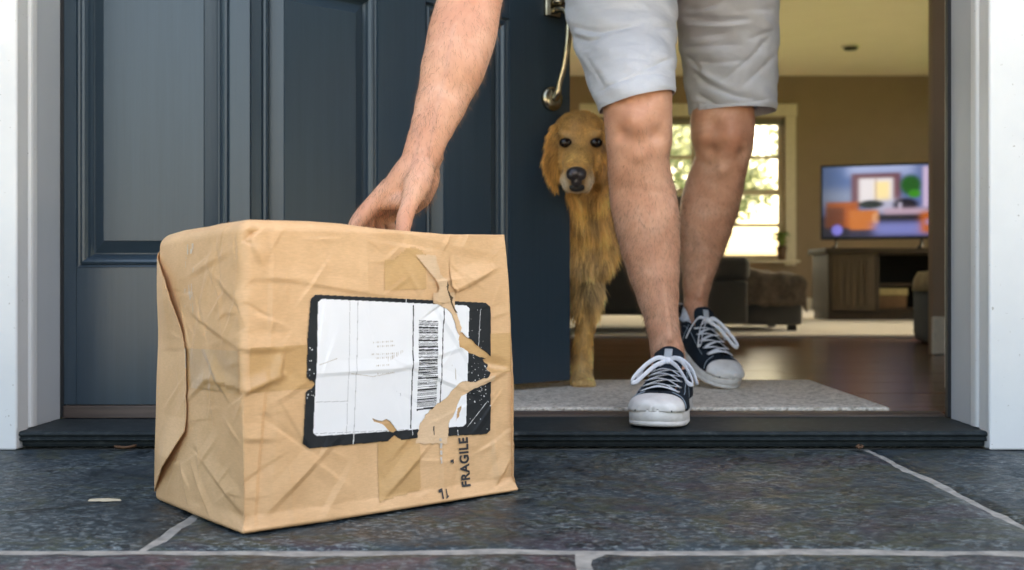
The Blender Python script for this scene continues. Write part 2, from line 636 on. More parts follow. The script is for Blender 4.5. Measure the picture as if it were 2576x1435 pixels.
# ------------------------------------------------------------------ house shell
XL, XR = -0.855, 0.757            # door opening
FLOOR = 0.033
CEIL = 2.24
YW0, YW1 = 1.795, 1.955           # front wall
YBACK = 10.0
HX0, HX1 = -4.2, 4.4
M['siding'] = plain('white_siding', (0.78, 0.79, 0.79), 0.5, scale=8, c2=(0.72, 0.73, 0.73), bstr=0.1)
M['roof'] = plain('grey_shingle_roof', (0.09, 0.09, 0.095), 0.9, scale=30, bstr=0.5, bdist=0.01)
M['taupe'] = plain('taupe_wall_paint', (0.31, 0.222, 0.155), 0.85, c2=(0.285, 0.205, 0.142), scale=6, bstr=0.05)
M['cream'] = plain('cream_ceiling_paint', (0.93, 0.80, 0.67), 0.9, c2=(0.90, 0.77, 0.64), scale=4, bstr=0.05)
M['trim'] = plain('cream_trim_paint', (0.78, 0.70, 0.57), 0.5, bstr=0)

house = empty('house', (0, YW0, 0))
tag(house, 'white house front with the open doorway', 'house')


def hb(name, a, b, mat, bevel=0.0, parent=house):
    p = Vector(parent.location) if parent else Vector((0, 0, 0))
    m = MB().box(Vector(a) - p, Vector(b) - p)
    return m.build(name, mat, parent, bevel=bevel)


OX0, OX1, OZ = XL - 0.03, XR + 0.03, 2.13
hb('front_wall', (HX0 - 0.16, YW0, -0.32), (OX0, YW1, 2.9), M['siding'])
hb('front_wall', (OX1, YW0, -0.32), (HX1 + 0.16, YW1, 2.9), M['siding'])
hb('front_wall', (OX0, YW0, OZ), (OX1, YW1, 2.9), M['siding'])
hb('front_wall', (OX0, YW0 + 0.01, -0.32), (OX1, YW1 - 0.005, -0.006), M['siding'])
# roof: two slopes with their gable ends
rf = MB()
yr = (1.5 + 10.5) / 2
rf.add([(HX0 - 0.4, 1.45, 2.86), (HX1 + 0.4, 1.45, 2.86), (HX1 + 0.4, yr, 4.6), (HX0 - 0.4, yr, 4.6), (HX0 - 0.4, 10.55, 2.86), (HX1 + 0.4, 10.55, 2.86),
        (HX0 - 0.4, 1.45, 2.76), (HX1 + 0.4, 1.45, 2.76), (HX0 - 0.4, 10.55, 2.76), (HX1 + 0.4, 10.55, 2.76)],
       [(0, 1, 2, 3), (3, 2, 5, 4), (0, 6, 7, 1), (4, 5, 9, 8), (6, 8, 9, 7), (0, 3, 4, 8, 6), (1, 7, 9, 5, 2)])
for v in rf.v:
    v -= Vector((0, YW0, 0))
rf.build('roof', M['roof'], house)

# flat casing boards either side and over the door
YC = 1.752
hb('casing', (XL - 0.165, YC, 0.001), (XL + 0.004, YW0 - 0.0005, OZ + 0.16), M['white'], 0.003)
hb('casing', (XR - 0.004, YC, 0.001), (XR + 0.165, YW0 - 0.0005, OZ + 0.16), M['white'], 0.003)
hb('casing', (XL + 0.0045, YC + 0.003, OZ + 0.01), (XR - 0.0045, YW0 - 0.0005, OZ + 0.155), M['white'], 0.003)

# ------------------------------------------------------------------ door frame with its threshold
frame = empty('door_frame', (0, 1.9, 0))
tag(frame, 'white door frame with dark bronze threshold', 'door frame')
fo = Vector(frame.location)


def fbuild(m, name, mat, bevel=0.0, smooth=False, parent=frame, seg=2):
    for v in m.v:
        v -= fo
    return m.build(name, mat, parent, smooth, bevel, seg)


for s, X in ((-1, XL), (1, XR)):
    # jamb board, flat, from the moulding back to the stop
    m = MB().prism_z([(X, 1.826), (X, 1.9235), (X + s * 0.029, 1.9235), (X + s * 0.029, 1.826)], 0.0315, OZ)
    fbuild(m, 'jamb', M['jamb'])
    # brick moulding: rounded bead, cove and fillet
    pr = [(-0.0045, 1.8255), (-0.0062, 1.8225), (-0.0068, 1.8180), (-0.0068, 1.8060), (-0.0055, 1.8010), (-0.0015, 1.7980), (0.0012, 1.7930),
          (0.0020, 1.7840), (0.0012, 1.7760), (-0.0008, 1.7700), (-0.0035, 1.7662), (-0.0045, 1.7620), (-0.0045, 1.7545), (0.0035, 1.7545),
          (0.0035, 1.7958), (0.0285, 1.7958), (0.0285, 1.8255)]
    m = MB().prism_z([(X + s * a, y) for a, y in pr], 0.0325, OZ + 0.005)
    fbuild(m, 'brick_moulding', M['white'])
    # rabbet behind: black weatherstrip and the pale inner jamb edge
    m = MB().prism_z([(X - s * 0.006, 1.9245), (X - s * 0.006, 1.936), (X + s * 0.02, 1.936), (X + s * 0.02, 1.9245)], 0.034, OZ)
    fbuild(m, 'weatherstrip', M['black'])
    m = MB().prism_z([(X - s * 0.0015, 1.9365), (X - s * 0.0015, 1.949), (X + s * 0.029, 1.949), (X + s * 0.029, 1.9365)], 0.085 if s > 0 else 0.04, OZ)
    fbuild(m, 'inner_jamb', M['trim'])
fbuild(MB().box((XL + 0.0005, 1.826, 2.09), (XR - 0.0005, 1.985, OZ - 0.001)), 'head_jamb', M['jamb'])

# threshold: sloped dark top, nosing with two grooves
prof = [(1.9545, 0.0310), (1.9545, 0.0020), (1.7900, 0.0020), (1.7740, 0.0040), (1.7725, 0.0080), (1.7725, 0.0125), (1.7690, 0.0140), (1.7640, 0.0145),
        (1.7625, 0.0160), (1.7625, 0.0180), (1.7650, 0.0195), (1.7660, 0.0215), (1.7620, 0.0230), (1.7600, 0.0245), (1.7600, 0.0268), (1.7620, 0.0290), (1.7665, 0.0302)]
m = MB().prism_x(prof[::-1], XL - 0.001, XR + 0.001)
fbuild(m, 'threshold', M['sill'])
fbuild(MB().prism_x([(1.955, 0.002), (2.006, 0.002), (2.006, 0.0340), (1.992, 0.0375), (1.966, 0.0375), (1.955, 0.0345)], XL - 0.001, XR + 0.001), 'floor_reducer', M['brown_wood'])
fbuild(MB().box((XL + 0.003, 1.9245, 0.0318), (-0.512, 1.9535, 0.0545)), 'bottom_rail_strip', M['brown_wood'], 0.0015)
# little paint chips and grit where the frame meets the sill
rnd = random.Random(5)


# ------------------------------------------------------------------ panelled door leaves
def leaf(root, x0, x1, z0, z1, panels, th=0.044):
    """local x along the leaf, outer face at y=0, depth +y. panels = (xa, xb, za, zb) moulding outer rectangle"""
    zs = sorted(set([p[2] for p in panels] + [p[3] for p in panels]))
    xs = sorted(set([p[0] for p in panels] + [p[1] for p in panels]))
    # stiles
    edges = [x0] + xs + [x1]
    for i in range(0, len(edges), 2):
        MB().box((edges[i], 0, z0), (edges[i + 1], th, z1)).build('stile', M['door'], root)
    # rails between the stiles
    cols_ = [(xs[i], xs[i + 1]) for i in range(0, len(xs), 2)]
    zz = [z0] + zs + [z1]
    for xa, xb in cols_:
        for i in range(0, len(zz), 2):
            MB().box((xa + 0.0003, 0.0012, zz[i]), (xb - 0.0003, th - 0.001, zz[i + 1])).build('rail', M['door'], root)
    # sticking profile: (inset, depth) then the raised field
    prof = [(0.0, 0.0), (0.0012, 0.0060), (0.0045, 0.0075), (0.0065, 0.0040), (0.0100, 0.0022), (0.0140, 0.0034), (0.0180, 0.0085), (0.0205, 0.0150), (0.024, 0.0195)]
    for xa, xb, za, zb in panels:
        v, f = [], []
        for ins, d in prof:
            v += [(xa + ins, d, za + ins), (xb - ins, d, za + ins), (xb - ins, d, zb - ins), (xa + ins, d, zb - ins)]
        for k in range(len(prof) - 1):
            for q in range(4):
                a = 4 * k + q
                b = 4 * k + (q + 1) % 4
                f.append((a, b, b + 4, a + 4))
        mesh_from('moulding', v, f, M['door'], root)
        o = 0.0245
        fl = o + 0.024
        pf = [(o, 0.0197), (o + 0.002, 0.0197), (fl - 0.0008, 0.0062), (fl, 0.0036)]
        v, f = [], []
        for ins, d in pf:
            v += [(xa + ins, d, za + ins), (xb - ins, d, za + ins), (xb - ins, d, zb - ins), (xa + ins, d, zb - ins)]
        for k in range(len(pf) - 1):
            for q in range(4):
                a = 4 * k + q
                b = 4 * k + (q + 1) % 4
                f.append((a, b, b + 4, a + 4))
        k = 4 * (len(pf) - 1)
        f.append((k, k + 1, k + 2, k + 3))
        bk = len(v)
        v += [(xa - 0.002 + 0.0005, 0.03, za), (xb, 0.03, za), (xb, 0.03, zb), (xa, 0.03, zb)]
        f.append((bk + 3, bk + 2, bk + 1, bk))
        mesh_from('panel', v, f, M['door'], root)


DZ0, DZ1 = 0.0565, 2.085
PZ = (0.305, 0.852, 0.985, 1.90)
side_leaf = empty('side_door', (XL + 0.0045, 1.926, 0))
tag(side_leaf, 'narrow fixed slate-blue panelled door leaf beside the white frame', 'door')
sw = 0.338
leaf(side_leaf, 0.0, sw, DZ0, DZ1, [(0.0235, 0.302, PZ[0], PZ[1]), (0.0235, 0.302, PZ[2], PZ[3])])

DV = Vector((0.778, 0.629, 0)).normalized()
DA = math.atan2(DV.y, DV.x)
HINGE = Vector((-0.525, 1.924, 0)) - DV * 0.0
NRM = Vector((DV.y, -DV.x, 0))
door = empty('front_door', HINGE + Vector((0.004, 0.006, 0)), DA)
tag(door, 'slate-blue panelled front door swung open into the house', 'door')
leaf(door, 0.0, 0.779, DZ0, DZ1, [(0.030, 0.277, PZ[0], PZ[1]), (0.388, 0.606, PZ[0], PZ[1]),
                                    (0.030, 0.277, PZ[2], PZ[3]), (0.388, 0.606, PZ[2], PZ[3])])
# handle set on the lock stile: thumb plate, curved grip, round lower rosette
hx = 0.722
hs = empty('handle_set', (hx, 0, 0), parent=door)
pl = MB().prism_z([(-0.022, -0.0005), (-0.022, -0.010), (-0.014, -0.016), (0.014, -0.016), (0.022, -0.010), (0.022, -0.0005)], 0.872, 1.06)
pl.build('escutcheon', M['brass'], hs, bevel=0.002)
MB().ball((0.0, -0.03, 0.90), (0.016, 0.016, 0.007)).tube([(0, -0.014, 0.903), (0, -0.03, 0.90)], 0.006).build('thumb_latch', M['brass'], hs, True)
grip = [(0.0, -0.014, 0.884), (0.0, -0.030, 0.886), (0.002, -0.048, 0.878), (0.004, -0.056, 0.858), (0.004, -0.056, 0.83), (0.003, -0.052, 0.795),
        (0.002, -0.043, 0.755), (0.0, -0.031, 0.722), (0.0, -0.024, 0.700), (0.0, -0.014, 0.690)]
MB().tube(grip, [0.008, 0.0078, 0.0075, 0.0076, 0.0080, 0.0080, 0.0072, 0.0068, 0.0085, 0.010], sub=5, n=12).build('grip', M['brass'], hs, True)
rs = MB()
rs.tube([(0, -0.0005, 0.690), (0, -0.006, 0.690), (0, -0.011, 0.690), (0, -0.0145, 0.690), (0, -0.016, 0.690)], [0.028, 0.028, 0.0265, 0.020, 0.009], n=28)
rs.build('rosette', M['brass'], hs, True)

# ------------------------------------------------------------------ rooms
M['floor_sub'] = plain('subfloor', (0.03, 0.018, 0.01), 0.8, bstr=0)
fl = MB().box((HX0, 2.0065, -0.3), (HX1, YBACK, FLOOR - 0.004)).build('interior_floor', M['floor_sub'])
tag(fl, 'dark polished hardwood floor inside the house', 'floor', kind='structure')


def wood_floor(seed):
    m, n, b, _ = nodes('dark_hardwood')
    oi = n.nodes.new('ShaderNodeObjectInfo')
    v = coords(n, (1.2, 22, 22))
    ad = n.nodes.new('ShaderNodeVectorMath'); ad.operation = 'ADD'
    n.links.new(v, ad.inputs[0])
    cx = n.nodes.new('ShaderNodeCombineXYZ')
    mu = n.nodes.new('ShaderNodeMath'); mu.operation = 'MULTIPLY'; mu.inputs[1].default_value = 50
    n.links.new(oi.outputs['Random'], mu.inputs[0])
    n.links.new(mu.outputs[0], cx.inputs[0]); n.links.new(mu.outputs[0], cx.inputs[1])
    n.links.new(cx.outputs[0], ad.inputs[1])
    f = noise(n, ad.outputs[0], 3.0, 6, 0.6, 0.8)
    c = ramp(n, f, [(0.3, (0.060, 0.024, 0.011)), (0.7, (0.135, 0.058, 0.026))])
    hs_ = n.nodes.new('ShaderNodeHueSaturation')
    mr = n.nodes.new('ShaderNodeMapRange'); mr.inputs['To Min'].default_value = 0.7; mr.inputs['To Max'].default_value = 1.35
    n.links.new(oi.outputs['Random'], mr.inputs['Value'])
    n.links.new(mr.outputs[0], hs_.inputs['Value'])
    n.links.new(c, hs_.inputs['Color'])
    n.links.new(hs_.outputs[0], b.inputs['Base Color'])
    b.inputs['Roughness'].default_value = 0.22
    bump(n, b, f, 0.08, 0.0008)
    return m
M['hardwood'] = wood_floor(1)


def plank_mesh(L, W):
    m = MB().box((0, 0, -0.0035), (L, W, 0))
    me = bpy.data.meshes.new('plank')
    me.from_pydata([tuple(v) for v in m.v], [], m.f)
    bm = bmesh.new(); bm.from_mesh(me)
    bmesh.ops.bevel(bm, geom=[e for e in bm.edges if e.calc_length() > 0.02 and all(v.co.z > -0.001 for v in e.verts)], offset=0.0008, segments=1, affect='EDGES')
    bm.to_mesh(me); bm.free()
    me.materials.append(M['hardwood'])
    return me


rnd = random.Random(8)
pm = {}
y = 2.008
PW = 0.088
while y < 6.4:
    x = -1.15 - rnd.random() * 0.9
    x_end = 2.6 if y > 3.6 else 1.45
    while x < x_end:
        L = rnd.choice((0.9, 1.2, 1.5))
        if L not in pm:
            pm[L] = plank_mesh(L - 0.0012, PW - 0.0012)
        xs0 = x
        o = bpy.data.objects.new('plank', pm[L])
        col.objects.link(o)
        o.parent = fl
        o.location = (xs0, y, FLOOR + rnd.uniform(-0.0003, 0.0003))
        x += L
    y += PW

cl = MB().box((HX0, 1.956, CEIL), (HX1, YBACK, CEIL + 0.12)).build('ceiling', M['cream'])
tag(cl, 'cream painted ceiling of the living room', 'ceiling', kind='structure')

# window openings
GB = (-3.9, -0.1)                            # unseen back-wall glass doors, added to let sun in
WB = [(0.55, 1.55), (1.76, 2.372)]          # on the back wall (x ranges)
WZ0, WZ1 = 0.505, 1.835
SW = [(3.95, 6.8), (6.95, 9.85)]               # unseen right-wall glass doors, added to let sun in (y ranges)
SZ0, SZ1 = 0.05, 2.17


def wall(name, boxes, label, mat=None):
    m = MB()
    for a, b in boxes:
        m.box(a, b)
    o = m.build(name, mat or M['taupe'])
    tag(o, label, 'wall', kind='structure')
    return o


T = 0.14
bx = []
xs = [HX0, GB[0], GB[1]] + [v for r in WB for v in r] + [HX1]
for i in range(0, len(xs), 2):
    bx.append(((xs[i], YBACK, -0.3), (xs[i + 1], YBACK + T, 2.9)))
bx.append(((GB[0], YBACK, -0.3), (GB[1], YBACK + T, SZ0)))
bx.append(((GB[0], YBACK, SZ1), (GB[1], YBACK + T, 2.9)))
for a, b in WB:
    bx.append(((a, YBACK, -0.3), (b, YBACK + T, WZ0)))
    bx.append(((a, YBACK, WZ1), (b, YBACK + T, 2.9)))
wall('back_wall', bx, 'taupe back wall of the living room with the tall windows')
bx = []
ys = [YW1] + [v for r in SW for v in r] + [YBACK]
for i in range(0, len(ys), 2):
    bx.append(((HX1, ys[i], -0.3), (HX1 + T, ys[i + 1], 2.9)))
for a, b in SW:
    bx.append(((HX1, a, -0.3), (HX1 + T, b, SZ0)))
    bx.append(((HX1, a, SZ1), (HX1 + T, b, 2.9)))
wall('right_wall', bx, 'taupe wall with added glass doors on the right side of the living room')
wall('left_wall', [((HX0 - T, YW1, -0.3), (HX0, YBACK, 2.9))], 'taupe wall on the left side of the living room')
wall('partition_wall', [((1.377, 3.66, FLOOR), (HX1 - 0.001, 3.70, CEIL))], 'taupe wall end just inside the doorway on the right')
wall('hall_wall', [((1.62, 1.956, FLOOR), (1.74, 3.659, CEIL))], 'taupe hall wall to the right of the doorway')
wall('hall_partition', [((-1.9, 1.956, FLOOR), (-1.78, 3.3, CEIL))], 'taupe hall wall hidden behind the open door')


def baseboard(name, a, b, label):
    o = MB().box(a, b).build(name, M['trim'], bevel=0.006)
    tag(o, label, 'baseboard', kind='structure')


baseboard('baseboard', (1.370, 3.645, FLOOR + 0.0005), (HX1 - 0.002, 3.6595, 0.165), 'cream baseboard along the wall end at right')
baseboard('baseboard', (HX0 + 0.001, YBACK - 0.016, FLOOR + 0.0005), (HX1 - 0.001, YBACK - 0.0005, 0.15), 'cream baseboard along the back wall')


def glass_mat():
    m = bpy.data.materials.new('window_glass')
    m.use_nodes = True
    n = m.node_tree
    n.nodes.clear()
    out = n.nodes.new('ShaderNodeOutputMaterial')
    t = n.nodes.new('ShaderNodeBsdfTransparent')
    t.inputs[0].default_value = (0.95, 0.97, 0.95, 1)
    gl = n.nodes.new('ShaderNodeBsdfGlossy')
    gl.inputs['Roughness'].default_value = 0.03
    fr = n.nodes.new('ShaderNodeFresnel')
    fr.inputs[0].default_value = 1.45
    mx = n.nodes.new('ShaderNodeMixShader')
    n.links.new(fr.outputs[0], mx.inputs[0])
    n.links.new(t.outputs[0], mx.inputs[1])
    n.links.new(gl.outputs[0], mx.inputs[2])
    n.links.new(mx.outputs[0], out.inputs[0])
    return m
M['glass'] = glass_mat()
M['blind'] = plain('grey_roller_blind', (0.24, 0.22, 0.18), 0.8, bstr=0)


def window(x0, x1, z0, z1, yb, label, rows=2):
    w_ = empty('window', ((x0 + x1) / 2, yb, z0))
    tag(w_, label, 'window', 'tall windows of the back wall')
    o = Vector(w_.location)

    def b(name, p, q, mat, parent=w_, bev=0.0):
        return MB().box(Vector(p) - o, Vector(q) - o).build(name, mat, parent, bevel=bev)
    tw = 0.10
    y0 = yb - 0.022
    b('trim', (x0 - tw, y0, z0 - 0.05), (x0, yb - 0.0005, z1 + 0.02), M['trim'], bev=0.004)
    b('trim', (x1, y0, z0 - 0.05), (x1 + tw, yb - 0.0005, z1 + 0.02), M['trim'], bev=0.004)
    b('trim', (x0 - tw - 0.01, y0 - 0.004, z1 + 0.0205), (x1 + tw + 0.01, yb - 0.0005, z1 + 0.14), M['trim'], bev=0.004)
    b('sill', (x0 - tw - 0.02, y0 - 0.075, z0 - 0.022), (x1 + tw + 0.02, yb + 0.03, z0 - 0.0005), M['trim'], bev=0.004)
    zm = 1.15
    for (za, zb, dy) in ((zm - 0.02, z1, 0.075), (z0, zm + 0.02, 0.04)):
        s = b('sash', (x0 + 0.0005, yb + dy, za), (x0 + 0.05, yb + dy + 0.03, zb), M['trim'])
        b('sash', (x1 - 0.05, yb + dy, za), (x1 - 0.0005, yb + dy + 0.03, zb), M['trim'])
        b('sash', (x0 + 0.0505, yb + dy, za), (x1 - 0.0505, yb + dy + 0.03, za + 0.05), M['trim'])
        b('sash', (x0 + 0.0505, yb + dy, zb - 0.05), (x1 - 0.0505, yb + dy + 0.03, zb - 0.0005), M['trim'])
        b('pane', (x0 + 0.051, yb + dy + 0.013, za + 0.0505), (x1 - 0.051, yb + dy + 0.016, zb - 0.0505), M['glass'])
        zc = (za + zb) / 2
        b('muntin', (x0 + 0.0515, yb + dy + 0.005, zc - 0.018), (x1 - 0.0515, yb + dy + 0.012, zc + 0.018), M['trim'])
    b('blind', (x0 + 0.005, yb + 0.005, z1 - 0.055), (x1 - 0.005, yb + 0.034, z1 - 0.002), M['blind'])
    return w_


window(WB[0][0], WB[0][1], WZ0, WZ1, YBACK, 'bright window seen between the two bare legs')
window(WB[1][0], WB[1][1], WZ0, WZ1, YBACK, 'bright window with a potted plant on its sill')


def added_glass_door(a, b_, label, back=False):
    """two framed glass leaves, unseen and added for sunlight, in the right wall (y range) or the back wall (x range)"""
    loc = ((a + b_) / 2, YBACK + T / 2, SZ0) if back else (HX1 + T / 2, (a + b_) / 2, SZ0)
    w_ = empty('added_glass_door', loc, 0.0 if back else R(90))
    tag(w_, label, 'added glass door')
    L = b_ - a

    def b(name, u0, u1, d, z0, z1, mat):
        return MB().box((u0, -d, z0 - SZ0), (u1, d, z1 - SZ0)).build(name, mat, w_)
    for u0, u1 in ((-L / 2, 0), (0, L / 2)):
        b('frame', u0 + 0.0005, u0 + 0.06, 0.02, SZ0, SZ1, M['trim'])
        b('frame', u1 - 0.06, u1 - 0.0005, 0.02, SZ0, SZ1, M['trim'])
        b('frame', u0 + 0.0605, u1 - 0.0605, 0.02, SZ0 + 0.0005, SZ0 + 0.07, M['trim'])
        b('frame', u0 + 0.0605, u1 - 0.0605, 0.02, SZ1 - 0.06, SZ1 - 0.0005, M['trim'])
        b('pane', u0 + 0.061, u1 - 0.061, 0.002, SZ0 + 0.0705, SZ1 - 0.0605, M['glass'])


added_glass_door(*SW[0], 'unseen glass door added for sunlight on the right wall nearer the hall')
added_glass_door(*SW[1], 'unseen glass door added for sunlight on the right wall nearer the back windows')
added_glass_door(*GB, 'wide unseen glass door added for sunlight on the back wall left of the windows', True)

#@@PART2

# ------------------------------------------------------------------ the wrapped parcel
BW, BD, BH = 0.390, 0.259, 0.347
C0 = Vector((-0.3145, 1.1440, 0.0012))
BA = math.atan2(0.630, 0.775)
E1 = Vector((math.cos(BA), math.sin(BA), 0))
E2 = Vector((-math.sin(BA), math.cos(BA), 0))
parcel = empty('parcel', C0, BA)
tag(parcel, 'battered brown paper parcel with torn shipping label on the porch', 'parcel')


def front_uv(px, py):
    """(x, z) on the parcel's front face under a picture point"""
    d = Vector(((px - VPX) / FPX, 1.0, -(py - VPY) / FPX))
    o = Vector((0, 0, CAMZ))
    n = -E2
    t = (C0 - o).dot(n) / d.dot(n)
    p = o + d * t - C0
    x = p.dot(E1)
    return (x, p.z / (1 + 0.011 * x / (BW * BH)))


def left_uv(px, py):
    d = Vector(((px - VPX) / FPX, 1.0, -(py - VPY) / FPX))
    o = Vector((0, 0, CAMZ))
    n = -E1
    t = (C0 - o).dot(n) / d.dot(n)
    p = o + d * t - C0
    y_ = p.dot(E2)
    return (y_, p.z / (1 - 0.011 * y_ / (BD * BH)))


def F3(px, py):
    x, z = front_uv(px, py)
    return np.array((x, 0.0, z))


def L3(px, py):
    y_, z = left_uv(px, py)
    return np.array((0.0, y_, z))


rs_ = np.random.RandomState(12)
LAY = []
for k in range(7):
    nrm = rs_.normal(size=(11, 3))
    nrm /= np.linalg.norm(nrm, axis=1)[:, None]
    LAY.append((nrm * rs_.uniform(0.03, 0.085, size=(11, 1)), rs_.uniform(0.05, 0.33, size=(11, 3)), rs_.uniform(-0.003, 0.003, size=11), k % 2))

# named creases: (a, b, amplitude, width, sharpness) on the two faces in view
FOLDS = [
    (F3(690, 640), F3(683, 930), 0.0022, 0.010, 1.0), (F3(683, 930), F3(655, 1330), -0.0035, 0.009, 1.0),
    (F3(625, 985), F3(705, 950), 0.0050, 0.010, 1.2), (F3(705, 950), F3(712, 885), 0.0045, 0.010, 1.2), (L3(520, 955), F3(625, 985), 0.0032, 0.009, 1.2),
    (F3(605, 880), F3(720, 875), 0.0028, 0.010, 1.0), (F3(615, 1105), F3(690, 1105), 0.0022, 0.010, 1.0),
    (F3(700, 1270), F3(830, 1130), 0.0035, 0.012, 1.0), (F3(985, 1240), F3(1075, 1140), 0.0035, 0.010, 1.1), (F3(880, 1200), F3(800, 1340), 0.002, 0.014, 1.0),
    (F3(740, 705), F3(990, 745), 0.0016, 0.008, 1.0), (F3(640, 700), F3(760, 700), 0.0014, 0.010, 1.0), (F3(930, 600), F3(935, 720), 0.0022, 0.020, 1.0),
    (F3(1100, 600), F3(1115, 735), 0.0030, 0.020, 1.0), (F3(1155, 730), F3(1255, 680), 0.0032, 0.012, 1.0), (F3(1240, 915), F3(1290, 925), -0.0035, 0.007, 1.0),
    (F3(1215, 970), F3(1290, 930), 0.0028, 0.012, 1.0), (F3(1255, 1225), F3(1290, 1165), 0.004, 0.010, 1.0), (F3(1240, 1235), F3(1295, 1205), -0.003, 0.007, 1.0),
    (F3(1050, 590), F3(1270, 640), 0.0018, 0.020, 1.0), (F3(1130, 1120), F3(1125, 1260), 0.0016, 0.012, 1.0), (F3(1255, 1100), F3(1265, 1220), 0.0022, 0.012, 1.0),
    (F3(790, 830), F3(800, 930), 0.0012, 0.010, 1.0), (F3(700, 1010), F3(775, 960), 0.0016, 0.012, 1.0), (F3(805, 940), F3(1050, 925), 0.0014, 0.008, 1.0),
    (F3(1050, 925), F3(1195, 985), 0.0016, 0.008, 1.0), (F3(1000, 930), F3(1190, 870), 0.0012, 0.010, 1.0), (F3(1105, 760), F3(1190, 900), 0.0020, 0.010, 1.0),
    (F3(620, 600), F3(650, 580), -0.0065, 0.006, 1.0), (F3(600, 607), F3(630, 612), -0.005, 0.005, 1.0), (F3(640, 610), F3(660, 660), 0.004, 0.010, 1.0),
    (L3(480, 690), L3(560, 640), 0.0022, 0.012, 1.0), (L3(545, 700), L3(600, 760), 0.0026, 0.014, 1.0), (L3(500, 800), L3(590, 870), 0.0022, 0.012, 1.0),
    (L3(520, 900), L3(560, 990), 0.003, 0.010, 1.2), (L3(470, 1000), L3(520, 955), 0.002, 0.008, 1.0), (L3(510, 1165), L3(590, 1290), 0.0028, 0.012, 1.0),
    (L3(455, 1175), L3(470, 1265), 0.002, 0.008, 1.0), (L3(485, 1190), L3(520, 1290), 0.003, 0.007, 1.3), (L3(560, 1240), F3(655, 1255), 0.002, 0.010, 1.0),
    (L3(575, 1300), F3(625, 1330), -0.004, 0.009, 1.0), (L3(470, 1060), F3(690, 1040), 0.0014, 0.012, 1.0), (L3(530, 640), L3(480, 900), 0.0014, 0.016, 1.0),
]


rf_ = random.Random(21)
for k in range(150):
    if rf_.random() < .62:
        x_, z_ = rf_.uniform(.01, BW - .01), rf_.uniform(.01, BH - .01)
        if .10 < x_ < .31 and .07 < z_ < .27 and rf_.random() < .7:
            continue
        a_ = rf_.uniform(0, 6.28); L_ = rf_.uniform(.015, .07)
        A_ = np.array((x_, 0., z_)); B_ = A_ + np.array((math.cos(a_) * L_, 0, math.sin(a_) * L_))
    else:
        y_, z_ = rf_.uniform(.01, BD - .07), rf_.uniform(.01, BH - .01)
        a_ = rf_.uniform(0, 6.28); L_ = rf_.uniform(.015, .06)
        A_ = np.array((0., y_, z_)); B_ = A_ + np.array((0, math.cos(a_) * L_, math.sin(a_) * L_))
    FOLDS.append((A_, B_, rf_.choice((1, 1, -1)) * rf_.uniform(.0004, .0015), rf_.uniform(.004, .008), 1.0))


def disp(p):
    """outward displacement of the crumpled wrapping, p = (n, 3)"""
    d = np.zeros(len(p))
    for g_, c_, o_, mx in LAY:
        h = np.einsum('nj,kj->nk', p, g_) - np.sum(g_ * c_, axis=1)[None, :] + o_[None, :]
        d += (h.max(axis=1) - 0.006) if mx else (h.min(axis=1) + 0.006)
    d *= 0.46
    for a, b, amp, wd, sh in FOLDS:
        ab = b - a
        t = np.clip(((p - a) @ ab) / max(ab @ ab, 1e-9), -0.25, 1.25)
        q = a + t[:, None] * ab
        dist = np.linalg.norm(p - q, axis=1)
        fade = np.clip(1.15 - np.abs(t - 0.5) * 1.3, 0, 1)
        nf = np.array((0., -1., 0.)) if (abs(a[1]) < 1e-6 and abs(b[1]) < 1e-6) else np.array((-1., 0., 0.))
        sg = (p - a) @ np.cross(ab, nf)
        wd = np.where(sg > 0, wd * 0.55, wd * 1.7)      # steep on one side, long on the other, like folded paper
        d += amp * np.clip(1 - dist / wd, 0, 1) ** (1.12 * sh) * fade
    # paper bulges off the flat faces a little and pulls tight at the edges
    return d


def wrap(q, off=0.0, ds=1.0):
    """raw points on the sharp box -> points on the rounded, crumpled wrapping"""
    q = np.asarray(q, dtype=float)
    dims = np.array((BW, BD, BH))
    rad = (0.007 + 0.012 * np.clip((q[:, 2] - 0.14) / 0.2, 0, 1))[:, None]
    c = np.minimum(np.maximum(q, rad), dims - rad)
    n = q - c
    ln = np.linalg.norm(n, axis=1)
    n = n / np.maximum(ln, 1e-9)[:, None]
    p = c + n * rad
    d = disp(p) * ds
    # the underside stays flat on the stone
    low = np.clip(p[:, 2] / 0.02, 0, 1)
    p = p + n * (d * (0.25 + 0.75 * low) + off)[:, None]
    # the load has slumped: higher at the right end, lower at the back left
    p[:, 2] = np.maximum(p[:, 2], 0.0) * (1 + (0.011 * p[:, 0] / BW - 0.011 * p[:, 1] / BD) / BH)
    return p, n


def grid_faces(nu, nv, base=0):
    i, j = np.meshgrid(np.arange(nu), np.arange(nv), indexing='ij')
    a = (i * (nv + 1) + j).ravel() + base
    return np.stack([a, a + nv + 1, a + nv + 2, a + 1], axis=1)


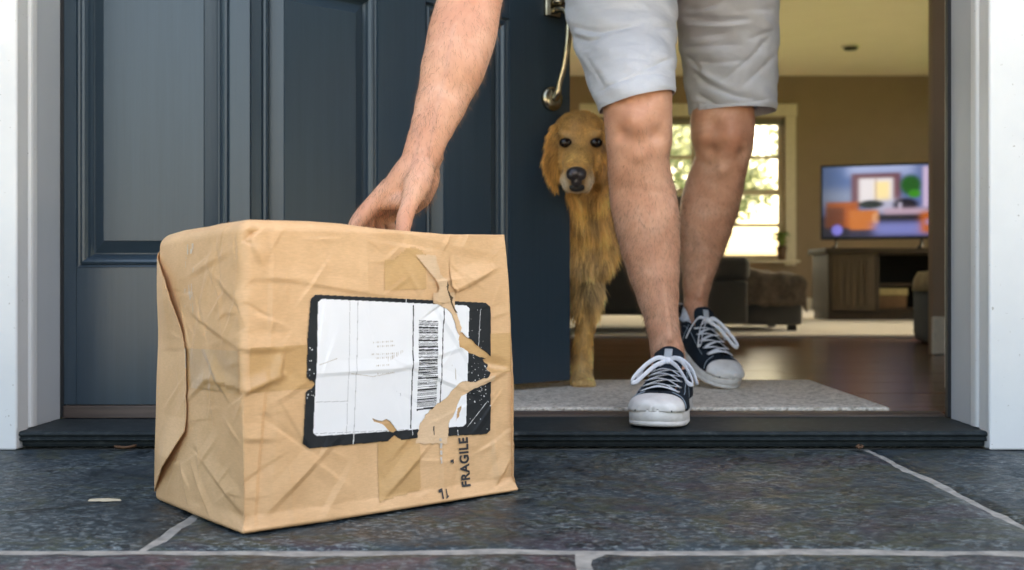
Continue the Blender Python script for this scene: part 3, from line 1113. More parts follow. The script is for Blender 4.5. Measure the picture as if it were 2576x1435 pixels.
def make_box():
    bm = bmesh.new()
    verts, faces = [], []
    base = 0
    step = 0.0014
    def side(o, u, v, lu, lv):
        nonlocal base
        nu, nv = int(lu / step), int(lv / step)
        iu, jv = np.meshgrid(np.linspace(0, lu, nu + 1), np.linspace(0, lv, nv + 1), indexing='ij')
        q = np.array(o)[None, :] + iu.ravel()[:, None] * np.array(u)[None, :] + jv.ravel()[:, None] * np.array(v)[None, :]
        p, _ = wrap(q)
        verts.append(p)
        faces.append(grid_faces(nu, nv, base))
        base += len(p)
    side((0, 0, 0), (1, 0, 0), (0, 0, 1), BW, BH)
    side((BW, 0, 0), (0, 1, 0), (0, 0, 1), BD, BH)
    side((BW, BD, 0), (-1, 0, 0), (0, 0, 1), BW, BH)
    side((0, BD, 0), (0, -1, 0), (0, 0, 1), BD, BH)
    side((0, 0, BH), (1, 0, 0), (0, 1, 0), BW, BD)
    side((0, BD, 0), (1, 0, 0), (0, -1, 0), BW, BD)
    V = np.concatenate(verts)
    Fc = np.concatenate(faces)
    me = bpy.data.meshes.new('paper_wrapping')
    me.from_pydata(V.tolist(), [], Fc.tolist())
    bm.from_mesh(me)
    bmesh.ops.remove_doubles(bm, verts=bm.verts, dist=0.0003)
    bm.to_mesh(me)
    bm.free()
    return link_mesh('paper_wrapping', me, M['kraft'], parcel, True)


make_box()


def inside(px, py, poly):
    c = np.zeros(px.shape, bool)
    n = len(poly)
    j = n - 1
    for i in range(n):
        xi, yi = poly[i]
        xj, yj = poly[j]
        cond = ((yi > py) != (yj > py)) & (px < (xj - xi) * (py - yi) / ((yj - yi) + 1e-12) + xi)
        c ^= cond
        j = i
    return c


def patch(name, face, u0, u1, v0, v1, off, mats, step=0.0016, keep=None, idx=None, parent=parcel, offfn=None, ds=1.0):
    """a sheet lying on one face of the parcel; keep(u, v) masks it, idx(u, v) picks the print"""
    nu, nv = max(1, int(abs(u1 - u0) / step)), max(1, int(abs(v1 - v0) / step))
    u, v = np.meshgrid(np.linspace(u0, u1, nu + 1), np.linspace(v0, v1, nv + 1), indexing='ij')
    u, v = u.ravel(), v.ravel()
    z = np.zeros_like(u)
    if face == 'front':
        q = np.stack([u, z, v], 1)
    elif face == 'left':
        q = np.stack([z, u, v], 1)
    elif face == 'right':
        q = np.stack([z + BW, u, v], 1)
    elif face == 'top':
        q = np.stack([u, v, z + BH], 1)
    o = off if offfn is None else offfn(u, v)
    p, _ = wrap(q, o, ds)
    fc = grid_faces(nu, nv)
    cu = u[fc].mean(1)
    cv = v[fc].mean(1)
    k = np.ones(len(fc), bool) if keep is None else keep(cu, cv)
    fc, cu, cv = fc[k], cu[k], cv[k]
    if face in ('left',):
        fc = fc[:, ::-1]
    used = np.unique(fc)
    remap = -np.ones(len(p), int)
    remap[used] = np.arange(len(used))
    mi = None if idx is None else idx(cu, cv)
    me = bpy.data.meshes.new(name)
    me.from_pydata(p[used].tolist(), [], remap[fc].tolist())
    ob = link_mesh(name, me, mats, parent, True)
    if mi is not None:
        me.polygons.foreach_set('material_index', mi.astype(np.int32))
    me.update()
    return ob


def ragged(poly, amp, seed, sub=6):
    """roughen a torn outline"""
    r = random.Random(seed)
    out = []
    n = len(poly)
    for i in range(n):
        a, b = poly[i], poly[(i + 1) % n]
        L = math.hypot(b[0] - a[0], b[1] - a[1])
        k = max(1, int(L / 0.004))
        for s in range(k):
            t = s / k
            j = 0 if s == 0 else amp
            out.append((a[0] + (b[0] - a[0]) * t + r.uniform(-j, j), a[1] + (b[1] - a[1]) * t + r.uniform(-j, j)))
    return out


def FP(pts):
    return [front_uv(*p) for p in pts]


# brown tape: one band round the middle, one down the front, one across the top
_, zt0 = front_uv(690, 985)
_, zt1 = front_uv(690, 872)
patch('packing_tape', 'front', 0.012, BW - 0.012, zt0, zt1, 0.0004, M['tape'], 0.0024)
patch('packing_tape', 'left', 0.012, 0.175, zt0 - 0.001, zt1 - 0.003, 0.0004, M['tape'], 0.0024)
xt0, _ = front_uv(978, 700)
xt1, _ = front_uv(1088, 700)
patch('packing_tape', 'front', xt0, xt1, 0.262, 0.318, 0.00065, M['tape'], 0.0022, keep=lambda u, v: v < 0.305 + 0.008 * np.sin(u * 90))
patch('packing_tape', 'front', xt0 - 0.010, xt1 - 0.012, 0.014, 0.105, 0.00065, M['tape'], 0.0022, keep=lambda u, v: v > 0.016 + 0.12 * (u - xt0))

# side flap folded over from the back, standing off along its slanted edges
flap = [left_uv(*p) for p in ((403, 612), (430, 700), (462, 822), (467, 900), (468, 1000), (468, 1088), (440, 1150), (402, 1252))]
flap_poly = [(BD - 0.002, BH - 0.022)] + flap[1:-1] + [(BD - 0.002, 0.010)]
zc_top, zc_bot = flap[2][1], flap[5][1]


def flap_off(u, v):
    """stand-off grows towards the open slanted edges"""
    mid = 0.5 * (zc_top + zc_bot)
    half = 0.5 * (zc_top - zc_bot)
    e = np.clip((np.abs(v - mid) - half * 0.75) / 0.05, 0, 1)
    f = np.clip((BD - u) / 0.05, 0, 1)
    return 0.0008 + 0.0012 * f + 0.0062 * e * f * np.where(v < mid, 1.3, 1.0)


umin = min(p[0] for p in flap_poly)
fo_ = patch('side_flap', 'left', umin, BD - 0.002, 0.008, BH - 0.010, 0, M['kraft'], 0.0018, keep=lambda u, v: inside(u, v, flap_poly), offfn=flap_off, ds=0.7)
sm = fo_.modifiers.new('thick', 'SOLIDIFY'); sm.thickness = 0.0007; sm.offset = 0.0
# creased clear tape over the flap seam, its shine painted as whitish strips
def glint_streaks(u, v):
    s = np.array([mnoise.noise(Vector((a * 260, b * 22, 4.0))) + 0.5 * mnoise.noise(Vector((a * 500, b * 90, 1.0))) for a, b in zip(u, v)])
    return s > 0.22
ca = [left_uv(*p) for p in ((398, 880), (466, 880), (466, 1005), (398, 1005))]
patch('clear_tape', 'left', ca[1][0] - 0.004, BD - 0.012, ca[2][1], ca[0][1] + 0.004, 0.0, M['clear_tape'], 0.0012,
      keep=lambda u, v: glint_streaks(u, v), offfn=lambda u, v: flap_off(u, v) + 0.0009)
cb = [left_uv(*p) for p in ((470, 640), (490, 660), (478, 790))]
patch('clear_tape', 'left', cb[1][0], cb[0][0] + 0.006, cb[2][1], cb[0][1] + 0.012, 0.0009, M['clear_tape'], 0.0012,
      keep=glint_streaks)
# the shipping label: black border, white sheet, print, and torn gaps where the paper shows
OUT = FP([(797, 741), (1238, 761), (1250, 773), (1246, 1084), (1236, 1094), (1100, 1101), (783, 1129), (767, 1116), (771, 1050), (777, 850), (785, 752)])
INN = FP([(812, 752), (1190, 768), (1197, 776), (1186, 1068), (1178, 1075), (802, 1098), (793, 1090), (803, 760)])
TORN = [
    [(1058, 1118), (1066, 1075), (1082, 1045), (1108, 1022), (1140, 1000), (1158, 978), (1176, 962), (1205, 962), (1256, 944), (1256, 958), (1222, 972), (1196, 986), (1176, 998), (1166, 1020), (1158, 1040), (1146, 1060), (1143, 1080), (1138, 1118)],
    [(1168, 836), (1178, 836), (1188, 848), (1206, 858), (1224, 876), (1240, 888), (1256, 906), (1256, 916), (1238, 904), (1214, 896), (1190, 884), (1170, 874)],
    [(1104, 735), (1158, 735), (1160, 775), (1167, 800), (1176, 825), (1168, 842), (1160, 815), (1152, 790), (1138, 776), (1122, 768), (1104, 762)],
    [(976, 1125), (988, 1108), (1002, 1096), (1010, 1102), (1026, 1114), (1034, 1125)],
    [(943, 1053), (962, 1060), (980, 1056), (996, 1068), (1008, 1084), (998, 1090), (980, 1078), (962, 1066), (948, 1062)],
    [(760, 946), (775, 950), (790, 958), (796, 966), (788, 978), (772, 988), (760, 996)],
    [(1228, 905), (1256, 905), (1256, 962), (1240, 950), (1246, 938), (1236, 930), (1242, 918)],
    [(1165, 1030), (1176, 1022), (1170, 1050), (1160, 1066)],
]
TORN = [ragged(FP(t), 0.0011, 40 + i) for i, t in enumerate(TORN)]


def quad_uv(q, u, v, it=6):
    """inverse bilinear of a face-space quad (a b c d): s across, t down"""
    a, b, c, d = [np.array(x) for x in q]
    s = np.full(u.shape, 0.5)
    t = np.full(u.shape, 0.5)
    for _ in range(it):
        X = (1 - s) * (1 - t) * a[0] + s * (1 - t) * b[0] + s * t * c[0] + (1 - s) * t * d[0] - u
        Y = (1 - s) * (1 - t) * a[1] + s * (1 - t) * b[1] + s * t * c[1] + (1 - s) * t * d[1] - v
        Xs = (1 - t) * (b[0] - a[0]) + t * (c[0] - d[0]); Xt = (1 - s) * (d[0] - a[0]) + s * (c[0] - b[0])
        Ys = (1 - t) * (b[1] - a[1]) + t * (c[1] - d[1]); Yt = (1 - s) * (d[1] - a[1]) + s * (c[1] - b[1])
        J = Xs * Yt - Xt * Ys
        s = s - (X * Yt - Y * Xt) / J
        t = t - (Y * Xs - X * Ys) / J
    return s, t


def line_mask(u, v, a, b, wd):
    a = np.array(front_uv(*a)); b = np.array(front_uv(*b))
    ab = b - a
    t = np.clip(((u - a[0]) * ab[0] + (v - a[1]) * ab[1]) / (ab @ ab), 0, 1)
    return np.hypot(u - a[0] - t * ab[0], v - a[1] - t * ab[1]) < wd / 2


br = random.Random(77)
BARS = []
tt = 0.0
while tt < 1.0:
    wd = br.choice((0.006, 0.006, 0.010, 0.015, 0.022))
    BARS.append((tt, tt + wd))
    tt += wd + br.choice((0.006, 0.006, 0.009, 0.014))
bq = FP([(1067, 806), (1117, 808), (1111, 1030), (1060, 1036)])
sp = np.random.RandomState(3)
SPECK = [(front_uv(sp.uniform(1192, 1250), sp.uniform(770, 1090)), sp.uniform(0.0003, 0.0007)) for _ in range(40)] + \
        [(front_uv(sp.uniform(772, 800), sp.uniform(865, 1020)), sp.uniform(0.0004, 0.0010)) for _ in range(26)] + \
        [(front_uv(sp.uniform(1194, 1248), sp.uniform(915, 1020)), sp.uniform(0.0003, 0.0008)) for _ in range(45)]


def lab_keep(u, v):
    k = inside(u, v, OUT)
    for t in TORN:
        k &= ~inside(u, v, t)
    return k


def lab_idx(u, v):
    m_ = np.zeros(u.shape, int)                     # black border
    inn = inside(u, v, INN)
    m_[inn] = 1
    s, t = quad_uv(bq, u, v)
    ins = (s > 0) & (s < 1) & (t > 0) & (t < 1)
    bar = np.zeros(u.shape, bool)
    for a, b in BARS:
        bar |= (t > a) & (t < b)
    m_[inn & ins & bar] = 2
    for a, b, wd, mm in (((1053, 768), (1044, 1079), 0.0017, 2), ((1132, 774), (1120, 1030), 0.0015, 2), ((885, 756), (878, 1092), 0.0006, 3),
                         ((906, 757), (897, 1092), 0.0007, 3), ((798, 1012), (880, 1010), 0.0006, 3), ((798, 1092), (1040, 1082), 0.0005, 3)):
        m_[inn & line_mask(u, v, a, b, wd)] = mm
    # faded address lines and stains
    n1 = np.sin(u * 2100) + np.sin(u * 3370 + 1.3) + np.sin(u * 911)
    for y_, xa, xb in ((862, 946, 996), (872, 955, 1002), (892, 938, 1010), (902, 950, 990), (921, 948, 985), (941, 955, 1000)):
        m_[inn & line_mask(u, v, (xa, y_), (xb, y_ - 3), 0.0016) & (n1 > 0.4)] = 4
    m_[inn & line_mask(u, v, (985, 905), (1020, 885), 0.0040) & (n1 > 0.6)] = 4
    m_[inn & line_mask(u, v, (888, 940), (945, 948), 0.0007)] = 4
    m_[inn & line_mask(u, v, (945, 948), (1000, 938), 0.0007)] = 4
    m_[inn & line_mask(u, v, (806, 918), (850, 902), 0.0008)] = 4
    m_[inn & line_mask(u, v, (1010, 985), (1018, 995), 0.003) & (n1 > 0.9)] = 3
    m_[inn & line_mask(u, v, (1155, 920), (1165, 960), 0.004) & (n1 > 0.7)] = 4
    # scuffs on the black
    blk = ~inn
    for (cu, cv), r_ in SPECK:
        m_[blk & ((u - cu) ** 2 + (v - cv) ** 2 < r_ * r_)] = 5
    for a, b, wd in (((1240, 1010), (1190, 1075), 0.0007), ((1225, 780), (1218, 880), 0.0007), ((897, 1090), (895, 1122), 0.0014), ((1034, 750), (1033, 760), 0.001), ((1165, 1085), (1166, 1099), 0.001), ((1048, 1085), (1049, 1096), 0.001)):
        m_[blk & line_mask(u, v, a, b, wd)] = 5
    return m_


us = [p[0] for p in OUT]; vs2 = [p[1] for p in OUT]
lab = patch('shipping_label', 'front', min(us) - 0.001, max(us) + 0.001, min(vs2) - 0.001, max(vs2) + 0.001, 0.0011,
            [M['label_black'], M['label_white'], M['ink'], M['ink_grey'], M['ink_brown'], M['scuff']], 0.00062, lab_keep, lab_idx)
lab['label'] = 'torn white shipping label with black border and barcode'

# torn paler paper fibres inside the rips, and a curled lip along the long tear
for i, (t, e) in enumerate(((TORN[0], 0.0004), (TORN[2], 0.0016))):
    t2 = t
    patch('torn_paper', 'front', min(p[0] for p in t2) - 0.001, max(p[0] for p in t2) + 0.001, min(p[1] for p in t2) - 0.001, max(p[1] for p in t2) + 0.001,
          e + 0.0005, M['kraft_pale'], 0.0009, keep=lambda u, v, t2=t2: inside(u, v, t2))
# split in the paper above the label, its inner shade painted as a dark strip
crack = FP([(1137, 703), (1143, 716), (1141, 728), (1148, 742), (1155, 748), (1152, 758), (1158, 774), (1166, 788), (1160, 786), (1153, 770), (1148, 757), (1146, 748), (1139, 738), (1136, 722)])
patch('paper_split', 'front', min(p[0] for p in crack), max(p[0] for p in crack), min(p[1] for p in crack), max(p[1] for p in crack), 0.0026,
      plain('paper_split_shadow', (0.10, 0.06, 0.03), 0.9, bstr=0), 0.0006, keep=lambda u, v: inside(u, v, crack))
flapt = ragged(FP([(1060, 640), (1108, 640), (1120, 690), (1138, 704), (1136, 722), (1140, 738), (1147, 757), (1130, 762), (1104, 757), (1108, 742), (1118, 725), (1108, 700)]), 0.0005, 5)
patch('torn_paper', 'front', min(p[0] for p in flapt), max(p[0] for p in flapt), min(p[1] for p in flapt), max(p[1] for p in flapt), 0.0,
      M['kraft_pale'], 0.001, keep=lambda u, v: inside(u, v, flapt), offfn=lambda u, v: 0.0014 + 0.0028 * np.clip((u - min(p[0] for p in flapt)) / 0.05, 0, 1))
lip = ragged(FP([(1150, 640), (1262, 640), (1262, 672), (1240, 690), (1215, 705), (1190, 722), (1160, 732), (1150, 718)]), 0.0006, 9)
patch('torn_paper', 'front', min(p[0] for p in lip), min(max(p[0] for p in lip), BW - 0.002), min(p[1] for p in lip), max(p[1] for p in lip), 0.0,
      M['kraft'], 0.0012, keep=lambda u, v: inside(u, v, lip), offfn=lambda u, v: 0.0006 + 0.0034 * np.clip((0.292 - v) / 0.03, 0, 1))


def stamp_text(text, quad, mat, name, bold=0.012):
    """lettering laid onto the front face inside a quad (a: start top, b: end top, c: end base, d: start base)"""
    cu = bpy.data.curves.new(name, 'FONT')
    cu.body = text
    cu.size = 1.0
    cu.offset = bold
    cu.space_character = 1.08
    o = bpy.data.objects.new(name, cu)
    col.objects.link(o)
    dg = bpy.context.evaluated_depsgraph_get()
    dg.update()
    me = bpy.data.meshes.new_from_object(o.evaluated_get(dg))
    bpy.data.objects.remove(o)
    bpy.data.curves.remove(cu)
    bm = bmesh.new(); bm.from_mesh(me)
    bmesh.ops.triangulate(bm, faces=bm.faces)
    bmesh.ops.subdivide_edges(bm, edges=[e for e in bm.edges if e.calc_length() > 0.25], cuts=2)
    bm.to_mesh(me); bm.free()
    co = np.array([v.co[:] for v in me.vertices])
    lo, hi = co.min(0), co.max(0)
    s = (co[:, 0] - lo[0]) / (hi[0] - lo[0])
    t = (co[:, 1] - lo[1]) / (hi[1] - lo[1])
    a, b, c, d = [np.array(x) for x in FP(quad)]
    P = ((1 - s) * t)[:, None] * a + (s * t)[:, None] * b + (s * (1 - t))[:, None] * c + ((1 - s) * (1 - t))[:, None] * d
    q = np.stack([P[:, 0], np.zeros(len(P)), P[:, 1]], 1)
    p, _ = wrap(q, 0.0012)
    me.vertices.foreach_set('co', p.ravel())
    me.update()
    me.materials.clear()
    return link_mesh(name, me, mat, parcel)


stamp_text('FRAGILE', [(1172, 1228), (1166, 1104), (1190, 1102), (1195, 1225)], M['ink'], 'printed_word', 0.034)


def mark(polys, name, mat=M['ink']):
    """small printed marks as flat shapes on the paper"""
    for pl_ in polys:
        P = FP(pl_)
        patch(name, 'front', min(p[0] for p in P), max(p[0] for p in P), min(p[1] for p in P), max(p[1] for p in P), 0.0012, mat, 0.0005,
              keep=lambda u, v: inside(u, v, P))


mark([[(1144, 1160), (1153, 1158), (1153, 1168), (1149, 1168), (1149, 1165), (1144, 1166)],
      [(1111, 1234), (1121, 1230), (1121, 1256), (1117, 1256), (1117, 1240), (1111, 1242)],
      [(1129, 1232), (1131, 1232), (1131, 1250), (1134, 1246), (1134, 1250), (1127, 1256), (1127, 1252), (1129, 1250)],
      [(1103, 1075), (1106, 1074), (1106, 1096), (1104, 1096)]], 'printed_mark')
mark([[(1118, 1105), (1124, 1105), (1124, 1112), (1118, 1112)], [(1119, 1118), (1125, 1117), (1124, 1130), (1119, 1130)],
      [(1119, 1136), (1124, 1136), (1124, 1146), (1119, 1146)], [(1119, 1152), (1123, 1152), (1123, 1168), (1120, 1168)]], 'faded_print', M['ink_brown'])

for o in list(parcel.children):
    if o.name.startswith('shipping_label'):
        sd_ = o.modifiers.new('thick', 'SOLIDIFY'); sd_.thickness = 0.0006; sd_.offset = 0.0

# ------------------------------------------------------------------ the person: one skin, then clothes and shoes
person = empty('person', (0.27, 2.05, 0.033))
tag(person, 'person in pale grey shorts and sneakers stooping to grip the parcel', 'person')


def st(rows):
    """rows of (py, left px, right px, depth, half depth) -> path, side radii, depth radii"""
    P, A, B = [], [], []
    for py, l, r, y_, rb in rows:
        P.append(at((l + r) / 2, py, y_))
        A.append((r - l) / 2 * y_ / FPX)
        B.append(rb)
    return P, A, B


b = MB()
# leg stepping over the threshold
P, A, B = st([(225, 1512, 1690, 1.950, .068), (262, 1516, 1691, 1.940, .066), (300, 1519, 1691, 1.935, .063), (350, 1523, 1691, 1.940, .060), (400, 1528, 1684, 1.950, .056), (450, 1530, 1690, 1.962, .057),
              (500, 1533, 1702, 1.972, .060), (560, 1545, 1710, 1.980, .062), (620, 1560, 1712, 1.985, .058), (680, 1578, 1711, 1.988, .052), (740, 1600, 1709, 1.990, .046),
              (800, 1620, 1707, 1.992, .042), (850, 1632, 1712, 1.995, .042), (890, 1637, 1722, 1.998, .044), (930, 1640, 1728, 2.002, .043)])
P = [Vector((.205, 2.22, .95)), Vector((.193, 2.105, .80)), at(1592, 160, 2.0)] + P + [Vector((.268, 2.01, .075))]
A = [.095, .080, .066] + A + [.03]
B = [.100, .080, .066] + B + [.03]
b.limb(P, A, B, sub=5, n=32)
b.limb([at(1618, 400, 1.905), at(1640, 560, 1.932), at(1672, 760, 1.952), at(1682, 850, 1.958)], [.012, .010, .009, .010], sub=4, n=12)   # shin bone
b.limb([Vector((.268, 2.01, .085)), Vector((.246, 1.93, .066)), Vector((.226, 1.85, .056))], [.024, .020, .016], [.022, .016, .010], sub=4)
# trailing leg, heel lifted
P, A, B = st([(260, 1746, 1896, 2.405, .066), (300, 1737, 1899, 2.402, .065), (335, 1737, 1898, 2.402, .065), (365, 1744, 1895, 2.410, .063), (400, 1748, 1884, 2.425, .059), (430, 1740, 1877, 2.437, .060),
              (470, 1724, 1870, 2.452, .063), (520, 1711, 1858, 2.468, .066), (570, 1707, 1842, 2.482, .064), (615, 1708, 1826, 2.495, .058), (659, 1712, 1808, 2.505, .051), (710, 1717, 1791, 2.515, .043),
              (750, 1720, 1781, 2.522, .039), (790, 1722, 1778, 2.528, .041), (830, 1722, 1782, 2.535, .042)])
P = [Vector((.372, 2.29, .98)), Vector((.412, 2.36, .83)), at(1820, 190, 2.40)] + P + [Vector((.375, 2.535, .135))]
A = [.080, .058, .058] + A + [.028]
B = [.085, .060, .058] + B + [.028]
b.limb(P, A, B, sub=5, n=32)
b.limb([at(1815, 430, 2.388), at(1800, 560, 2.43), at(1775, 680, 2.470), at(1758, 745, 2.485)], [.012, .011, .010, .010], sub=4, n=12)
b.limb([Vector((.375, 2.53, .140)), Vector((.395, 2.47, .120)), Vector((.418, 2.40, .088))], [.024, .020, .014], [.022, .016, .009], sub=4)
# hips, trunk bent forward, shoulders, neck, head
b.limb([(.285, 2.28, 1.03), (.275, 2.20, 1.055), (.262, 2.08, 1.085), (.238, 1.93, 1.11), (.212, 1.80, 1.125), (.205, 1.74, 1.12)], [.150, .160, .15, .165, .175, .14], [.105, .11, .105, .11, .11, .085], sub=5, n=32)
b.limb([(.065, 1.80, 1.07), (.205, 1.76, 1.12), (.345, 1.80, 1.10)], [.062, .075, .062], sub=4)
b.limb([(.205, 1.76, 1.12), (.195, 1.66, 1.13), (.188, 1.60, 1.12)], [.058, .054, .055], sub=4)
b.ball((.180, 1.545, 1.10), (.075, .105, .092))
b.ball((.180, 1.505, 1.055), (.058, .075, .072))
b.limb([(.178, 1.462, 1.035), (.177, 1.440, 1.015), (.177, 1.432, 1.000)], [.010, .013, .014], sub=3)
b.ball((.101, 1.56, 1.08), (.010, .020, .030)); b.ball((.259, 1.56, 1.08), (.010, .020, .030))
# other arm hanging back out of the picture
b.limb([(.345, 1.80, 1.09), (.42, 1.84, .96), (.445, 1.86, .885), (.45, 1.80, .84), (.44, 1.72, .81)], [.055, .046, .043, .042, .032], sub=5)
b.limb([(.44, 1.72, .81), (.435, 1.68, .80), (.43, 1.64, .79)], [.034, .036, .030], [.022, .018, .014], side=(0, 0, 1), sub=4)
for k in range(4):
    z = .816 - k * .018
    b.limb([(.43, 1.645, z), (.425, 1.605, z - .004), (.418, 1.578, z - .014)], [.0085, .008, .007], sub=3, n=12)
b.limb([(.43, 1.69, .83), (.41, 1.66, .846), (.405, 1.63, .845)], [.011, .010, .008], sub=3, n=12)
# reaching arm
def arm(rows):
    P, A, B = [], [], []
    for py, l, r, y_, q in rows:
        P.append(at((l + r) / 2, py, y_))
        a_ = (r - l) / 2 * y_ / FPX * 0.93
        A.append(a_); B.append(a_ * q)
    return P, A, B
P, A, B = arm([(-30, 1108, 1278, 1.632, .80), (0, 1095, 1270, 1.622, .80), (84, 1070, 1257, 1.602, .80), (168, 1053, 1228, 1.586, .80), (252, 1041, 1184, 1.572, .80), (310, 1030, 1152, 1.563, .80),
               (345, 1022, 1132, 1.558, .80), (379, 1012, 1119, 1.555, .78), (410, 1003, 1102, 1.552, .74)])
P = [Vector((.058, 1.80, 1.07)), Vector((.015, 1.775, .96)), Vector((-.045, 1.715, .83)), at(1205, -75, 1.648)] + P
A = [.060, .053, .048, .050] + A
B = [.060, .053, .048, .044] + B
b.limb(P, A, B, sub=6, n=32)
b.ball(at(1098, 392, 1.570), (.011, .012, .016))                       # wrist bone
# hand: palm turned so that the thumb comes to the front
wr = at(1052, 412, 1.552)
b.limb([wr, at(1030, 445, 1.556), at(1005, 478, 1.562), at(985, 500, 1.568)], [.0255, .028, .027, .020], [.021, .026, .024, .016], side=(1, 0, .55), sub=5, n=24)
b.limb([at(1078, 420, 1.572), at(1072, 455, 1.582), at(1058, 490, 1.592), at(1040, 515, 1.600)], [.017, .020, .019, .015], sub=5, n=20)  # outer edge of the palm
b.limb([at(1045, 440, 1.545), at(1000, 475, 1.556), at(962, 492, 1.560)], [.022, .021, .015], sub=4, n=20)             # first knuckle side
b.limb([at(1062, 425, 1.540), at(1050, 462, 1.528), at(1040, 490, 1.520)], [.019, .0205, .0165], sub=5, n=20)           # ball of the thumb
b.limb([at(1040, 486, 1.520), at(1028, 520, 1.512), at(1018, 550, 1.507), at(1013, 580, 1.503), at(1011, 596, 1.500)], [.0150, .0125, .0122, .0112, .0095], sub=4, n=18)  # thumb
b.limb([at(948, 508, 1.566), at(972, 508, 1.558), at(1000, 507, 1.545), at(1024, 510, 1.522)], [.011, .0125, .0125, .010], sub=4, n=14)
b.limb([at(985, 478, 1.568), at(1020, 485, 1.566), at(1045, 490, 1.575)], [.020, .021, .018], sub=4, n=18)            # web of skin
b.limb([at(972, 482, 1.560), at(940, 514, 1.562), at(910, 546, 1.561), at(893, 572, 1.558)] + [Vector((-.262, 1.557, .330)), Vector((-.258, 1.554, .302))],
       [.0155, .0140, .0128, .0112, .0098, .0082], sub=4, n=18)        # index finger over the back edge
b.limb([at(985, 498, 1.585), at(955, 522, 1.592), at(928, 550, 1.592)] + [Vector((-.242, 1.588, .338)), Vector((-.238, 1.584, .300))], [.0130, .0112, .0105, .0098, .0082], sub=4, n=18)
b.limb([at(1000, 503, 1.602), at(972, 528, 1.614), at(950, 555, 1.616)] + [Vector((-.226, 1.610, .338)), Vector((-.222, 1.606, .304))], [.0125, .0108, .0100, .0092, .0080], sub=4, n=18)
b.limb([at(1020, 508, 1.612), at(995, 533, 1.630), at(978, 558, 1.634)] + [Vector((-.208, 1.630, .342)), Vector((-.205, 1.626, .314))], [.0115, .0095, .0088, .0082, .0072], sub=4, n=18)
# tendons under the skin of the wrist and the back of the hand
b.limb([at(1052, 330, 1.545), at(1040, 380, 1.538), at(1026, 425, 1.539), at(985, 470, 1.548), at(965, 486, 1.553)], [.003, .0045, .0045, .0045, .004], sub=5, n=10)
b.limb([at(1078, 330, 1.545), at(1070, 380, 1.535), at(1060, 425, 1.530), at(1046, 470, 1.514)], [.003, .0045, .005, .005], sub=5, n=10)
body = remeshed('body', b, 0.0030, 7, M['skin'], person, 0.5)
body.location = -Vector(person.location)
bme = body.data
# anatomy pressed into the skin: (picture point, depth, spread, height)
SCULPT = [(1604, 296, 1.872, .023, .0100), (1604, 322, 1.872, .016, .003), (1655, 252, 1.885, .024, .006), (1556, 262, 1.885, .022, .004), (1561, 338, 1.885, .014, -.0085), (1652, 342, 1.885, .014, -.0085),
          (1606, 356, 1.880, .012, -.0020), (1612, 394, 1.890, .013, .0050), (1560, 250, 1.89, .012, -.003), (1628, 246, 1.875, .012, -.003), (1575, 480, 1.92, .026, -.004), (1560, 430, 1.92, .02, .003),
          (1690, 540, 1.93, .03, .004), (1660, 640, 1.935, .018, -.0025), (1700, 760, 1.965, .018, -.003), (1640, 800, 1.96, .014, -.002), (1706, 872, 1.985, .011, .005), (1644, 878, 1.985, .011, .0045),
          (1675, 900, 1.955, .012, -.003),
          (1840, 336, 2.335, .027, .0150), (1838, 366, 2.338, .016, .003), (1788, 380, 2.355, .017, -.0120), (1870, 394, 2.36, .015, -.0100), (1796, 314, 2.34, .018, -.009), (1770, 340, 2.35, .02, .005),
          (1816, 428, 2.378, .015, .0085), (1830, 402, 2.365, .012, -.003), (1745, 470, 2.40, .025, -.003), (1850, 470, 2.40, .025, .003), (1740, 560, 2.43, .03, .005), (1830, 560, 2.44, .02, -.003),
          (1790, 640, 2.46, .02, -.002), (1724, 766, 2.51, .011, .005), (1120, 120, 1.55, .03, .003), (1200, 150, 1.56, .03, .004), (1155, 230, 1.54, .018, -.0025), (1190, 20, 1.57, .014, -.004)]


def sculpt():
    n_ = len(bme.vertices)
    c_ = np.empty(n_ * 3); bme.vertices.foreach_get('co', c_); c_ = c_.reshape(-1, 3)
    m_ = np.empty(n_ * 3); bme.vertices.foreach_get('normal', m_); m_ = m_.reshape(-1, 3)
    h_ = np.zeros(n_)
    for px_, py_, y_, s_, a_ in SCULPT:
        q_ = np.array(at(px_, py_, y_))
        dx_ = (c_ - q_) * np.array((1, .55, 1))
        h_ += a_ * np.exp(-(dx_ ** 2).sum(1) / (s_ * s_)) * np.clip(.3 - m_[:, 1], 0, 1)
    c_ += m_ * h_[:, None]
    bme.vertices.foreach_set('co', c_.ravel())
    bme.update()


